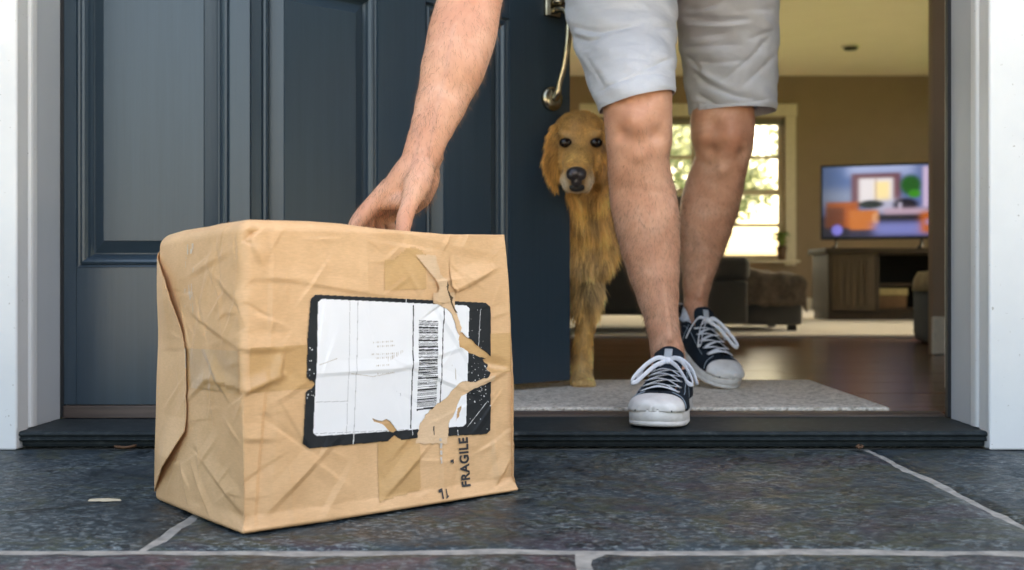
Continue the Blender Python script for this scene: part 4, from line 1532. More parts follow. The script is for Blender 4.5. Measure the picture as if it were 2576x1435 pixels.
sculpt()
nb = len(bme.vertices)
bco = np.empty(nb * 3); bme.vertices.foreach_get('co', bco); bco = bco.reshape(-1, 3)
bno = np.empty(nb * 3); bme.vertices.foreach_get('normal', bno); bno = bno.reshape(-1, 3)
tone = np.zeros((nb, 4)); tone[:, 3] = 1
for c_, r_, k_ in ((at(1604, 305, 1.88), .042, .22), (at(1846, 352, 2.34), .045, .30), (at(1680, 880, 1.97), .055, .25), (at(1755, 770, 2.5), .05, .25), (at(925, 530, 1.55), .030, .25),
                   (at(1018, 560, 1.50), .022, .28), (at(960, 545, 1.59), .035, .5), (at(1005, 520, 1.55), .02, .4), (at(1180, -10, 1.58), .07, .2), (at(1060, 350, 1.53), .06, .12)):
    tone[:, 0] = np.maximum(tone[:, 0], k_ * np.exp(-(np.linalg.norm(bco - np.array(c_), axis=1) / r_) ** 2))
for pl_, k_ in (([at(1035, 300, 1.53), at(1050, 350, 1.525), at(1040, 420, 1.53), at(1010, 460, 1.54)], .16), ([at(1140, 60, 1.55), at(1120, 180, 1.54), at(1090, 300, 1.53), at(1075, 400, 1.53)], .14),
                ([at(1600, 520, 1.92), at(1640, 640, 1.93), at(1660, 760, 1.95)], .10)):
    for a_, b_ in zip(pl_[:-1], pl_[1:]):
        a_, b_ = np.array(a_), np.array(b_)
        ab = b_ - a_
        t_ = np.clip(((bco - a_) @ ab) / (ab @ ab), 0, 1)
        q_ = a_ + t_[:, None] * ab
        dd = np.hypot(bco[:, 0] - q_[:, 0], bco[:, 2] - q_[:, 2])
        tone[:, 1] = np.maximum(tone[:, 1], k_ * np.exp(-(dd / .0035) ** 2) * (bno[:, 1] < 0))
ta = bme.color_attributes.new('tone', 'FLOAT_COLOR', 'POINT')
ta.data.foreach_set('color', tone.ravel())
# fine hair on shins and forearm
rh = np.random.RandomState(9)
leg_m = (bco[:, 2] + .05 * np.sin(bco[:, 0] * 90) + rh.normal(scale=.05, size=nb) < .50) & (bco[:, 2] > .14) & (bno[:, 1] < .5)
arm_m = (bco[:, 1] < 1.68) & (bco[:, 2] > .49) & (bco[:, 2] < .80) & (bco[:, 0] < .02) & (bno[:, 1] < .5)
hi = np.concatenate([rh.choice(np.where(leg_m)[0], 12000), rh.choice(np.where(arm_m)[0], 1900)])
hp, hn = bco[hi] + rh.normal(scale=.001, size=(len(hi), 3)) * .6, bno[hi]
hl = rh.uniform(.006, .015, len(hi))
hd_ = np.array((0, 0, -1.0))[None, :] + hn * rh.uniform(.15, .5, len(hi))[:, None] + rh.normal(scale=.30, size=(len(hi), 3))
hd_ -= hn * np.minimum((hd_ * hn).sum(1), 0)[:, None]
hd_ /= np.linalg.norm(hd_, axis=1)[:, None]
hs_v = np.cross(hd_, np.array((0.1, -1.0, 0.1))); hs_v /= np.maximum(np.linalg.norm(hs_v, axis=1), 1e-6)[:, None]
HV = np.stack([hp - hs_v * .00014, hp + hs_v * .00014, hp + hd_ * hl[:, None]], 1).reshape(-1, 3)
bh = mesh_from('body_hair', HV, np.arange(len(HV)).reshape(-1, 3).tolist(), plain('fine_brown_hair', (.18, .09, .04), .5, bstr=0), person)
bh.location = -Vector(person.location)
bh['kind'] = 'stuff'

PO = -Vector(person.location)


def pbuild(m, name, mat, smooth=True, parent=person, bevel=0.0):
    o = m.build(name, mat, parent, smooth, bevel)
    if parent == person:
        o.location = PO
    return o


# nails on the fingers in sight
# hair, shirt (above the picture)
h = MB().ball((.182, 1.56, 1.125), (.083, .112, .090)).ball((.182, 1.62, 1.10), (.074, .07, .08))
pbuild(h, 'hair', M['hair'])
for sx in (-1, 1):
    pbuild(MB().ball((.18 + sx * .028, 1.452, 1.062), (.012, .010, .009)), 'eye', plain('eye_white', (.8, .8, .8), .2, bstr=0))
t = MB()
t.limb([(.278, 2.235, 1.01), (.264, 2.08, 1.075), (.239, 1.93, 1.115), (.213, 1.80, 1.13), (.206, 1.745, 1.125)], [.176, .164, .178, .186, .135], [.130, .117, .121, .120, .088], sub=5, n=32)
t.limb([(.07, 1.80, 1.075), (.205, 1.765, 1.125), (.345, 1.80, 1.105)], [.072, .082, .072], sub=4)
t.limb([(.058, 1.80, 1.07), (.02, 1.78, .975), (-.01, 1.755, .905)], [.072, .072, .066], sub=4)
t.limb([(.345, 1.80, 1.09), (.41, 1.835, .98), (.425, 1.845, .945)], [.068, .066, .060], sub=4)
shirt = remeshed('shirt', t, 0.008, 4, M['shirt'], person)
shirt.location = PO

# ---- shorts
SF = [  # folds (polyline px, depth of valley, width px)
    ([(1440, 66), (1470, 76), (1500, 80), (1556, 73), (1612, 62)], -.0075, 9), ([(1440, 84), (1500, 92), (1580, 82)], .004, 9),
    ([(1440, 92), (1475, 102), (1510, 96)], -.006, 7), ([(1648, 64), (1698, 70)], -.004, 7), ([(1600, 186), (1650, 165), (1692, 145)], -.0028, 8), ([(1530, 150), (1580, 146), (1640, 150)], -.0014, 10),
    ([(1560, 20), (1660, 30)], -.0025, 12), ([(1470, 30), (1520, 20), (1600, 12)], -.002, 10), ([(1470, 135), (1500, 190), (1520, 222)], -.003, 9),
    ([(1715, 42), (1760, 50), (1808, 53), (1880, 47)], -.0095, 10), ([(1720, 62), (1800, 66), (1890, 60)], .004, 10),
    ([(1725, 24), (1760, 20), (1806, 8)], -.0085, 9), ([(1735, 93), (1773, 88), (1830, 82)], -.006, 9), ([(1728, 118), (1775, 115), (1860, 112)], -.004, 9),
    ([(1726, 140), (1745, 160), (1765, 185)], -.006, 8), ([(1738, 176), (1770, 205), (1808, 225), (1850, 240), (1905, 250)], -.008, 8), ([(1745, 168), (1785, 197), (1830, 218)], .005, 9),
    ([(1752, 240), (1775, 250), (1800, 262)], -.006, 6), ([(1945, 85), (1915, 118), (1888, 146), (1840, 185), (1796, 218)], -.0045, 8), ([(1950, 140), (1910, 180), (1865, 220)], -.004, 8),
    ([(1735, 150), (1800, 158), (1880, 150)], -.0035, 9), ([(1880, 100), (1950, 75)], -.0035, 8), ([(1840, 30), (1950, 20)], -.002, 9),
    ([(1494, 237), (1525, 220), (1556, 206), (1600, 190), (1624, 184), (1660, 186), (1693, 196)], -.0022, 4),
    ([(1735, 262), (1800, 262), (1880, 258), (1950, 246)], -.0022, 4), ([(1752, 262), (1750, 288)], -.003, 5), ([(1768, 262), (1770, 290)], -.003, 5), ([(1785, 262), (1790, 290)], -.002, 5),
]


def short_leg(rows, up):
    """rows of (py, l, r, depth, half depth, tilt) from the hem upwards, then world rings"""
    P, A, B, Tt = [], [], [], []
    for py, l, r, y_, rb, tl in rows:
        P.append(at((l + r) / 2, py, y_)); A.append((r - l) / 2 * y_ / FPX); B.append(rb); Tt.append(tl)
    for p, a, b_ in up:
        P.append(Vector(p)); A.append(a); B.append(b_); Tt.append(0.0)
    m_ = len(P)
    k = 18
    n = 180
    rings = []
    for i in range(m_ - 1):
        p0, p1, p2, p3 = P[max(i - 1, 0)], P[i], P[i + 1], P[min(i + 2, m_ - 1)]
        for q in range(k):
            t_ = q / k
            c = 0.5 * ((2 * p1) + (-p0 + p2) * t_ + (2 * p0 - 5 * p1 + 4 * p2 - p3) * t_ * t_ + (-p0 + 3 * p1 - 3 * p2 + p3) * t_ ** 3)
            rings.append((c, A[i] * (1 - t_) + A[i + 1] * t_, B[i] * (1 - t_) + B[i + 1] * t_, Tt[i] * (1 - t_) + Tt[i + 1] * t_))
    V = np.zeros((len(rings), n, 3))
    N = np.zeros_like(V)
    ang = np.linspace(0, 2 * np.pi, n, endpoint=False)
    for i, (c, a, b_, tl) in enumerate(rings):
        V[i, :, 0] = c.x + a * np.cos(ang)
        V[i, :, 1] = c.y + b_ * np.sin(ang)
        V[i, :, 2] = c.z + tl * a * np.cos(ang) - 0.004 * np.sin(ang) * 0
        N[i, :, 0] = np.cos(ang) / a
        N[i, :, 1] = np.sin(ang) / b_
    N /= np.linalg.norm(N, axis=2)[..., None]
    px = VPX + V[..., 0] / V[..., 1] * FPX
    py = VPY - (V[..., 2] - CAMZ) / V[..., 1] * FPX
    d = np.zeros(px.shape)
    face = np.clip(0.35 - N[..., 1], 0, 1)
    for poly, amp, wd in SF:
        best = np.full(px.shape, 1e9)
        fd = np.ones(px.shape)
        for s_ in range(len(poly) - 1):
            a0, b0 = np.array(poly[s_], float), np.array(poly[s_ + 1], float)
            ab = b0 - a0
            t_ = np.clip(((px - a0[0]) * ab[0] + (py - a0[1]) * ab[1]) / (ab @ ab), 0, 1)
            dd = np.hypot(px - a0[0] - t_ * ab[0], py - a0[1] - t_ * ab[1])
            tg = (s_ + t_) / (len(poly) - 1)
            up_ = dd < best
            best = np.where(up_, dd, best)
            fd = np.where(up_, np.clip(np.minimum(tg, 1 - tg) * 4 + 0.25, 0, 1), fd)
        d += amp * np.exp(-(best / (wd * .85)) ** 1.4) * fd * np.clip(face * 1.6, 0, 1)
    # soft waves in the cloth
    d += 0.0022 * np.sin(V[..., 2] * 95 + 7 * V[..., 0] * 10 + 2.0 * np.sin(ang * 2)[None, :]) * np.sin(ang * 3 + 1.1)[None, :]
    d *= 1.35
    fl_ = V.reshape(-1, 3)
    rn = np.array([mnoise.noise(Vector((q[0] * 16, q[1] * 16, q[2] * 34))) for q in fl_]).reshape(px.shape)
    rn2 = np.array([mnoise.noise(Vector((q[0] * 40 + q[2] * 30, q[1] * 40, q[2] * 60))) for q in fl_]).reshape(px.shape)
    d += .0012 * (.5 - np.abs(rn) * 2) + .0008 * (.5 - np.abs(rn2) * 2)
    d = np.clip(d, -.0125, .008)
    d[:14] *= np.linspace(0.35, 1, 14)[:, None]
    V += N * d[..., None]
    f = []
    R_ = len(rings)
    for i in range(R_ - 1):
        for q in range(n):
            a_ = i * n + q
            b_ = i * n + (q + 1) % n
            f.append((a_, b_, b_ + n, a_ + n))
    return V.reshape(-1, 3), f


v1, f1 = short_leg([(258, 1505, 1696, 1.945, .090, .235), (240, 1500, 1697, 1.948, .091, .225), (200, 1484, 1698, 1.962, .094, .19), (150, 1463, 1699, 1.990, .098, .13), (100, 1443, 1701, 2.030, .104, .08),
                    (50, 1428, 1703, 2.065, .112, .03), (0, 1419, 1700, 2.10, .118, 0), (-70, 1418, 1690, 2.15, .124, 0)],
                   [((.205, 2.215, .93), .125, .125), ((.235, 2.24, 1.0), .12, .12)])
v2, f2 = short_leg([(284, 1735, 1950, 2.415, .092, .035), (262, 1731, 1953, 2.410, .094, .03), (200, 1722, 1954, 2.395, .099, .02), (150, 1714, 1955, 2.380, .104, 0), (100, 1708, 1957, 2.360, .108, 0),
                    (50, 1702, 1957, 2.335, .114, 0), (0, 1698, 1956, 2.310, .120, 0), (-70, 1690, 1950, 2.29, .124, 0)],
                   [((.36, 2.27, .98), .128, .125), ((.33, 2.26, 1.03), .12, .12)])
pv = MB().limb([(.285, 2.24, .985), (.283, 2.22, 1.01), (.280, 2.19, 1.04), (.270, 2.15, 1.07)], [.150, .180, .182, .165], [.105, .130, .135, .125], sub=5, n=48)
sv = np.concatenate([v1, v2, np.array([tuple(v) for v in pv.v])])
sfc = f1 + [tuple(i + len(v1) for i in f) for f in f2] + [tuple(i + len(v1) + len(v2) for i in f) for f in pv.f]
shorts = mesh_from('shorts', sv, sfc, M['shorts'], person, True)
shorts.location = PO
so = shorts.modifiers.new('thick', 'SOLIDIFY'); so.thickness = 0.0022; so.offset = -1

# ---- sneakers
M['steel'] = plain('steel_eyelet', (.6, .6, .62), .3, 1.0, bstr=0)
SL = 0.292


def lerp_tab(tab, x):
    for i in range(len(tab) - 1):
        if x <= tab[i + 1][0]:
            a, b_ = tab[i], tab[i + 1]
            t_ = (x - a[0]) / (b_[0] - a[0])
            t_ = t_ * t_ * (3 - 2 * t_) * 0.5 + t_ * 0.5
            return a[1] + (b_[1] - a[1]) * t_
    return tab[-1][1]


WT = [(0, .004), (.012, .016), (.04, .0255), (.09, .031), (.18, .0335), (.32, .0335), (.45, .0375), (.58, .0445), (.70, .0500), (.80, .0510), (.88, .0465), (.94, .0370), (.975, .0255), (.993, .013), (1, .003)]
HT = [(0, .080), (.04, .083), (.10, .076), (.20, .070), (.30, .072), (.40, .088), (.45, .090), (.52, .083), (.60, .074), (.68, .064), (.76, .0565), (.84, .0505), (.90, .0465), (.95, .0425), (.98, .0385), (1, .034)]
SOLE_H = .0295


def w_at(x):
    return lerp_tab(WT, x)


def lift(x):
    return 0.005 * max(0, (x - .74) / .26) ** 2


def surf_pt(x, a, off=0.0):
    """point on the upper: x along (0 heel, 1 toe), a = -1..1 across (0 = ridge)"""
    if x > .9:
        off *= math.sqrt(max(0.0, 1 - ((x - .9) / .1) ** 2))
    w_ = max(w_at(x) - .0022 * (1 if x < .9 else max(0, (1 - x) / .1)), .00005) + off
    if x > .982:
        w_ *= math.sqrt(max(0.0, (1 - x) / .018))
    H = lerp_tab(HT, x) + off
    s_ = min(max((x - .34) / .12, 0), 1)
    s_ = s_ * s_ * (3 - 2 * s_)
    q = abs(a)
    ang = (1 - q) * math.pi / 2
    yv = w_ * math.cos(ang) ** 0.72
    zv = SOLE_H - .004 + (H - SOLE_H + .004) * math.sin(ang) ** (0.95 if x < .8 else .8)
    t_ = 1 - q
    yh = w_ * (1 - .22 * t_ * t_)
    zh = SOLE_H - .004 + (H - SOLE_H + .004) * min(1.0, t_ / .55)
    y_ = yh * (1 - s_) + yv * s_
    z_ = zh * (1 - s_) + zv * s_
    return Vector((x * SL, math.copysign(y_, a) if a else 0.0, z_ + lift(x)))


def gap(x):
    """half width (in a) of the opening along the ridge"""
    if x < .36:
        return .45
    if x < .44:
        t_ = (x - .36) / .08
        return .45 * (1 - t_) + .34 * t_
    if x < .735:
        t_ = (x - .44) / .295
        return .34 * (1 - t_) + .30 * t_
    if x < .775:
        return .30 * math.sqrt(max(0, 1 - ((x - .735) / .04) ** 2))
    return 0.0


def sneaker(loc, heading, pitch, label, bow_seed, roll=0.0):
    root = empty('sneaker', parent=person)
    root['label'] = label
    Rm = Matrix.Rotation(heading, 4, 'Z') @ Matrix.Rotation(pitch, 4, 'Y') @ Matrix.Rotation(roll, 4, 'X')
    toe = Vector((SL * .80, 0, 0))
    root.matrix_local = Matrix.Translation(Vector(loc) + PO) @ Rm @ Matrix.Translation(-toe)
    # sole: rand with toe bumper, dark pinstripe, tread
    xs_ = [0.5 - 0.5 * math.cos(math.pi * i / 46) for i in range(47)]
    outl = [(x, w_at(x)) for x in xs_] + [(x, -w_at(x)) for x in xs_[-2:0:-1]]
    cen = .5

    def ring(z, ins):
        o_ = []
        for x, y_ in outl:
            k = 1 - ins / .05
            yy = y_ - math.copysign(min(abs(y_), ins), y_)
            xx = (x - cen) * (1 - 2 * ins / SL) + cen
            o_.append((xx * SL, yy, z + lift(x)))
        return o_
    levels = [(0.0, .004), (.0015, .0012), (.004, 0.0), (.0085, -.0002), (.0092, .0006), (.0100, -.0002), (.020, .0002), (SOLE_H - .002, .0008), (SOLE_H, .0020), (SOLE_H, .006)]
    v, f = [], []
    n = len(outl)
    for z, ins in levels:
        v += ring(z, ins)
    for i in range(len(levels) - 1):
        for q in range(n):
            f.append((i * n + q, i * n + (q + 1) % n, (i + 1) * n + (q + 1) % n, (i + 1) * n + q))
    f.append(tuple(range(n - 1, -1, -1)))
    f.append(tuple((len(levels) - 1) * n + q for q in range(n)))
    mesh_from('sole', v, f, M['rubber'], root, True)
    ps = [Vector(p) for p in ring(SOLE_H + .0002, .0016)]
    MB().tube(ps + [ps[0]], .0011, n=6, cap=False).build('pinstripe', M['canvas'], root, True)
    # canvas upper in two halves meeting at the toe
    v, f = [], []
    NX, NA = 90, 16
    for sgn in (-1, 1):
        b0 = len(v)
        for i in range(NX + 1):
            x = .002 + .960 * i / NX
            g_ = gap(x)
            for j in range(NA + 1):
                a_ = sgn * (g_ + (1 - g_) * j / NA)
                v.append(surf_pt(x, a_ if abs(a_) > 1e-6 else sgn * 1e-6))
        for i in range(NX):
            for j in range(NA):
                k = b0 + i * (NA + 1) + j
                q = (k, k + NA + 1, k + NA + 2, k + 1)
                f.append(q if sgn > 0 else q[::-1])
    up = mesh_from('upper', v, f, M['canvas'], root, True)
    sd = up.modifiers.new('thick', 'SOLIDIFY'); sd.thickness = .0022; sd.offset = 1
    # rubber toe cap
    v, f = [], []
    for i in range(25):
        t_ = i / 24
        for j in range(25):
            a_ = -1 + 2 * j / 24
            x0 = .838 + .030 * (abs(a_) ** 2.0)
            x = x0 + (1.0 - x0) * t_ ** .8
            v.append(surf_pt(x, a_ if abs(a_) > 1e-6 else 1e-6, .0046))
    for i in range(24):
        for j in range(24):
            k = i * 25 + j
            f.append((k, k + 25, k + 26, k + 1))
    tc = mesh_from('toe_cap', v, f, M['rubber'], root, True)
    sd = tc.modifiers.new('thick', 'SOLIDIFY'); sd.thickness = .0016; sd.offset = -1
    # tongue, rising out of the throat, with a pale tab
    v, f = [], []
    for i in range(21):
        t_ = i / 20
        x = .785 - .425 * t_
        zc = lerp_tab(HT, x) - .005 + .046 * max(0, (t_ - .66) / .34) ** 1.25
        xx = x * SL + .006 * max(0, (t_ - .75) / .25)
        hw = .017 + .011 * t_
        if t_ > .9:
            hw *= 1 - .35 * ((t_ - .9) / .1) ** 2
        for j in range(13):
            s_ = -1 + 2 * j / 12
            v.append((xx - .004 * s_ * s_ * t_, hw * s_, zc - .008 * s_ * s_ + lift(x)))
    for i in range(20):
        for j in range(12):
            k = i * 13 + j
            f.append((k, k + 1, k + 14, k + 13))
    tg = mesh_from('tongue', v, f, M['canvas'], root, True)
    sd = tg.modifiers.new('thick', 'SOLIDIFY'); sd.thickness = .004; sd.offset = 0
    def tongue_top(t_, s_):
        i = min(int(t_ * 20), 20)
        j = min(max(int((s_ + 1) * 6), 0), 12)
        return Vector(v[i * 13 + j])
    tb = MB()
    pts = [tongue_top(t_, 0.0) + Vector((.003, 0, .0012)) for t_ in (.80, .85, .9, .95)]
    tb.tube(pts, .0075, .0010, side=(0, 1, 0), n=10)
    tb.build('tongue_tab', M['canvas_in'], root, True)
    # lining collar edge
    cps = []
    for i in range(25):
        x = .36 - .358 * i / 24
        cps.append(surf_pt(x, .45))
    cps = [p + Vector((0, -.001, .001)) for p in cps]
    ring_ = cps + [Vector((p.x, -p.y, p.z)) for p in cps[::-1]]
    MB().tube(ring_, .0022, n=8).build('collar', M['canvas_in'], root, True)
    # eyelet rows, stitching, laces
    rows = [.748, .678, .608, .538, .468]
    def eye(x, s_):
        p = surf_pt(x, s_ * (gap(x) + .07), .0028)
        return p
    for x in rows:
        for s_ in (-1, 1):
            MB().ball(eye(x, s_), (.0032, .0032, .0018), nu=10, nv=6).build('eyelet', M['steel'], root, True)
    stt = MB()
    for s_ in (-1, 1):
        stt.tube([surf_pt(x, s_ * min(.98, gap(max(x, .44)) + .25), .0026) for x in [.34 + .012 * i for i in range(33)]], .0007, n=5)
        stt.tube([surf_pt(.785 + .05 * q, s_ * (.22 + .72 * q), .0026) for q in [i / 10 for i in range(11)]], .0009, n=5)
        stt.tube([surf_pt(.40, s_ * (.5 + .45 * q), .0026) for q in [i / 10 for i in range(11)]], .0007, n=5)
    stt.build('stitching', M['stitch'], root, True)
    rr = random.Random(bow_seed)
    lc = MB()
    for k, x in enumerate(rows):
        L_, R_ = eye(x, -1), eye(x, 1)
        if k == 0:
            pts = [L_, L_ * .75 + R_ * .25 + Vector((0, 0, .006)), (L_ + R_) / 2 + Vector((0, 0, .0085)), L_ * .25 + R_ * .75 + Vector((0, 0, .006)), R_]
            lc.tube(pts, .0050, .0009, side=(1, 0, 0), n=10, sub=4)
        if k < len(rows) - 1:
            for s_ in (-1, 1):
                A_ = eye(x, s_); B_ = eye(rows[k + 1], -s_)
                hz = .0095 if s_ > 0 else .0065
                pts = [A_, A_ * .7 + B_ * .3 + Vector((0, 0, hz * .85)), (A_ + B_) / 2 + Vector((0, 0, hz)), A_ * .3 + B_ * .7 + Vector((0, 0, hz * .85)), B_]
                lc.tube(pts, .0056, .0009, side=(1, 0, .25), n=10, sub=4)
    # knot and bow
    kn = surf_pt(.445, 1e-6) + Vector((.004, 0, .010))
    lc.ball(kn, (.0085, .0095, .0065))
    lc.tube([eye(rows[-1], -1), kn], .0035, .0016, n=8)
    lc.tube([eye(rows[-1], 1), kn], .0035, .0016, n=8)
    for s_ in (-1, 1):
        j = rr.uniform(-.004, .004)
        q = [kn, kn + Vector((.010, s_ * .016, .006)), kn + Vector((.030, s_ * .034, -.004)), kn + Vector((.058 + j, s_ * .050, -.022)), kn + Vector((.070 + j, s_ * .054, -.032)),
             kn + Vector((.066 + j, s_ * .045, -.031)), kn + Vector((.046, s_ * .034, -.020)), kn + Vector((.022, s_ * .018, -.006)), kn]
        lc.tube(q, .0042, .0011, side=(0, 0, 1), n=10, sub=6)
        e = [kn, kn + Vector((-.004, s_ * .020, .004)), kn + Vector((.010, s_ * .043, -.012)), kn + Vector((.018 + j, s_ * .055, -.040))]
        lc.tube(e, .0038, .0010, side=(0, 0, 1), n=8, sub=5)
    lc.build('laces', M['lace'], root, True)
    # heel strip
    MB().tube([surf_pt(.004, .999, .0015) * 1.0 + Vector((-.001, -surf_pt(.004, .999).y, k * .006)) for k in range(8)], .0016, .006, side=(1, 0, 0), n=10).build('heel_strip', M['rubber'], root, True)
    return root


def sock(c0, c1, r0, r1):
    m = MB().tube([Vector(c0), (Vector(c0) + Vector(c1)) / 2, Vector(c1)], [r0, (r0 + r1) / 2, r1], n=28, cap=False, sub=4)
    o = pbuild(m, 'sock', plain('white_sock_knit', (.74, .74, .80), .9, scale=120, bstr=.4), True)
    s_ = o.modifiers.new('thick', 'SOLIDIFY'); s_.thickness = .002; s_.offset = 1


# front shoe: toe on the sill, heel on the mat; the ball of the foot is the pivot
hd = Vector((-.285, -.958))
sneaker((.2165, 1.832, .0328), math.atan2(hd.y, hd.x), R(2.0), 'canvas sneaker planted on the threshold', 3)
hd2 = Vector((.40, -.917))
sneaker((.4150, 2.405, .0600), math.atan2(hd2.y, hd2.x), R(24.0), 'trailing canvas sneaker with its heel lifted off the mat', 9, R(-4))
sock((.383, 2.530, .185), at(1751, 772, 2.526), .031, .0275)

# ------------------------------------------------------------------ the dog
dog = empty('dog', (.09, 2.60, FLOOR))
tag(dog, 'golden retriever peering round the edge of the open door', 'dog')
DO = -Vector(dog.location)
d = MB()
HY = 2.335
d.ball(at(1458, 338, 2.375), (.060, .074, .052))                                    # skull
d.ball(at(1458, 372, 2.350), (.056, .060, .050))
d.ball(at(1420, 410, 2.345), (.028, .040, .036)); d.ball(at(1497, 410, 2.345), (.028, .040, .036))     # cheeks
d.ball(at(1425, 336, 2.318), (.020, .016, .011)); d.ball(at(1497, 336, 2.318), (.020, .016, .011))     # brows
d.limb([at(1457, 375, 2.335), at(1454, 405, 2.290), at(1451, 432, 2.255), at(1450, 444, 2.240)], [.040, .034, .030, .024], [.032, .030, .026, .020], sub=5, n=24)    # muzzle
d.limb([at(1433, 425, 2.285), at(1430, 452, 2.258), at(1432, 472, 2.250)], [.016, .018, .012], sub=4, n=16)  # lips
d.limb([at(1470, 425, 2.285), at(1474, 452, 2.258), at(1472, 472, 2.250)], [.016, .018, .012], sub=4, n=16)
d.limb([at(1453, 440, 2.31), at(1452, 470, 2.270), at(1452, 478, 2.252)], [.032, .022, .014], [.020, .012, .009], sub=4, n=16)   # jaw
# ears
d.limb([at(1412, 312, 2.385), at(1398, 345, 2.362), at(1389, 395, 2.352), at(1391, 440, 2.350), at(1396, 462, 2.352)], [.016, .020, .023, .017, .007], [.012, .010, .008, .007, .005], side=(.55, -.8, 0), sub=5, n=20)
d.limb([at(1505, 312, 2.395), at(1520, 345, 2.375), at(1529, 395, 2.365), at(1527, 440, 2.362), at(1522, 462, 2.364)], [.016, .020, .023, .017, .007], [.012, .010, .008, .007, .005], side=(-.55, -.8, 0), sub=5, n=20)
# neck, chest, barrel, rump
d.limb([at(1460, 385, 2.42), at(1470, 460, 2.46), at(1474, 545, 2.515), at(1472, 620, 2.555)], [.056, .060, .066, .070], [.06, .07, .085, .10], sub=5, n=28)
d.limb([(.105, 2.57, .36), (.098, 2.62, .385), (.06, 2.80, .395), (-.01, 3.0, .40), (-.06, 3.14, .40)], [.066, .085, .105, .105, .085], [.115, .135, .135, .12, .11], side=(1, .3, 0), sub=5, n=32)
d.limb([at(1478, 600, 2.515), at(1474, 680, 2.525), at(1470, 730, 2.545)], [.046, .042, .030], sub=4, n=20)   # breast bone
# visible foreleg: shoulder, elbow, wrist, paw
d.limb([at(1484, 640, 2.545), at(1480, 715, 2.525), at(1477, 780, 2.500), at(1468, 850, 2.490), at(1464, 905, 2.485), at(1464, 945, 2.472)], [.042, .032, .0245, .0205, .0225, .0225], [.05, .040, .028, .023, .024, .024], sub=5, n=20)
d.limb([at(1464, 945, 2.475), at(1466, 962, 2.45), at(1468, 966, 2.43)], [.024, .029, .026], [.020, .019, .014], sub=4, n=18)
for k, px_ in enumerate((1449, 1461, 1475, 1488)):
    d.ball(at(px_, 966, 2.418 + .006 * abs(k - 1.5)), (.0095, .020, .0125))
# hidden foreleg behind the door
d.limb([(.07, 2.60, .33), (.055, 2.59, .25), (.045, 2.575, .17), (.04, 2.565, .09), (.04, 2.555, .058)], [.042, .034, .025, .022, .025], sub=5, n=18)
d.limb([(.04, 2.555, .056), (.043, 2.52, .052)], [.026, .026], [.018, .014], sub=3, n=16)
# hind legs
for sx in (-1, 1):
    cx = -.05 + sx * .075
    d.limb([(cx, 3.10, .38), (cx + .01, 3.02, .27), (cx, 3.12, .17), (cx, 3.15, .13), (cx, 3.12, .065)], [.07, .055, .032, .026, .024], sub=5, n=18)
    d.limb([(cx, 3.12, .058), (cx + .01, 3.06, .053)], [.026, .027], [.018, .014], sub=3, n=14)
d.limb([(-.07, 3.22, .42), (-.12, 3.34, .36), (-.16, 3.42, .28), (-.17, 3.46, .2)], [.032, .03, .026, .012], sub=5, n=14)


def dog_mat():
    m, n, b_, _ = nodes('golden_coat')
    at_ = n.nodes.new('ShaderNodeVertexColor')
    at_.layer_name = 'coat'
    f = noise(n, coords(n, (1, 1, .3)), 120, 4, .6)
    c = mixc(n, ramp(n, f, [(.35, (.5, .5, .5)), (.6, (0, 0, 0))]), at_.outputs[0], (.22, .11, .03))
    n.links.new(c, b_.inputs['Base Color'])
    b_.inputs['Roughness'].default_value = .6
    b_.inputs['Sheen Weight'].default_value = .1
    return m


def fur_mat():
    m, n, b_, _ = nodes('golden_fur')
    at_ = n.nodes.new('ShaderNodeVertexColor')
    at_.layer_name = 'coat'
    n.links.new(at_.outputs[0], b_.inputs['Base Color'])
    b_.inputs['Roughness'].default_value = .45
    b_.inputs['Specular IOR Level'].default_value = .35
    return m


M['dog'] = dog_mat()
M['fur'] = fur_mat()
dbody = remeshed('body', d, .0042, 4, M['dog'], dog, .5)
dbody.location = DO
me = dbody.data
nv = len(me.vertices)
co = np.empty(nv * 3); me.vertices.foreach_get('co', co); co = co.reshape(-1, 3)
no = np.empty(nv * 3); me.vertices.foreach_get('normal', no); no = no.reshape(-1, 3)


def coat(p):
    """coat colour at points on the dog: gold, paler feathering, pale muzzle sides, dark lips"""
    px = VPX + p[:, 0] / p[:, 1] * FPX
    py = VPY - (p[:, 2] - CAMZ) / p[:, 1] * FPX
    c = np.tile(np.array((.60, .305, .080)), (len(p), 1))

    def blend(mask, rgb):
        c[:] = c * (1 - mask[:, None]) + np.array(rgb) * mask[:, None]
    g = lambda cx, cy, sx, sy: np.exp(-((px - cx) / sx) ** 2 - ((py - cy) / sy) ** 2)
    head = p[:, 1] < 2.40
    blend(g(1458, 300, 60, 25) * head * .55, (.25, .125, .035))
    blend(g(1455, 385, 30, 45) * head * .5, (.58, .34, .11))
    for s_ in (-1, 1):
        blend(g(1452 + s_ * 33, 462, 13, 26) * (p[:, 1] < 2.31) * .85, (.72, .60, .45))
        blend(g(1457 + s_ * 36, 338, 16, 6) * head * .3, (.66, .46, .22))
        blend(g(1457 + s_ * 66, 400, 17, 75) * head * .85, (.40, .175, .040))
        blend(g(1461.5 + s_ * 38.5, 359, 24, 17) * head * .95, (.035, .018, .010))
    blend(g(1451, 470, 23, 17) * (p[:, 1] < 2.30) * .97, (.018, .016, .016))
    blend(g(1451, 483, 20, 5) * (p[:, 1] < 2.31) * .6, (.55, .48, .40))
    blend(np.clip((p[:, 1] - 2.40) / .06, 0, 1) * g(1480, 690, 60, 70) * .6, (.66, .45, .20))
    blend(np.clip((p[:, 1] - 2.40) / .06, 0, 1) * g(1476, 520, 60, 50) * .4, (.30, .15, .035))
    blend(np.clip((880 - py) / -60, 0, 1) * (p[:, 1] < 2.52) * .5, (.66, .44, .19))
    return np.clip(c, .005, 1)


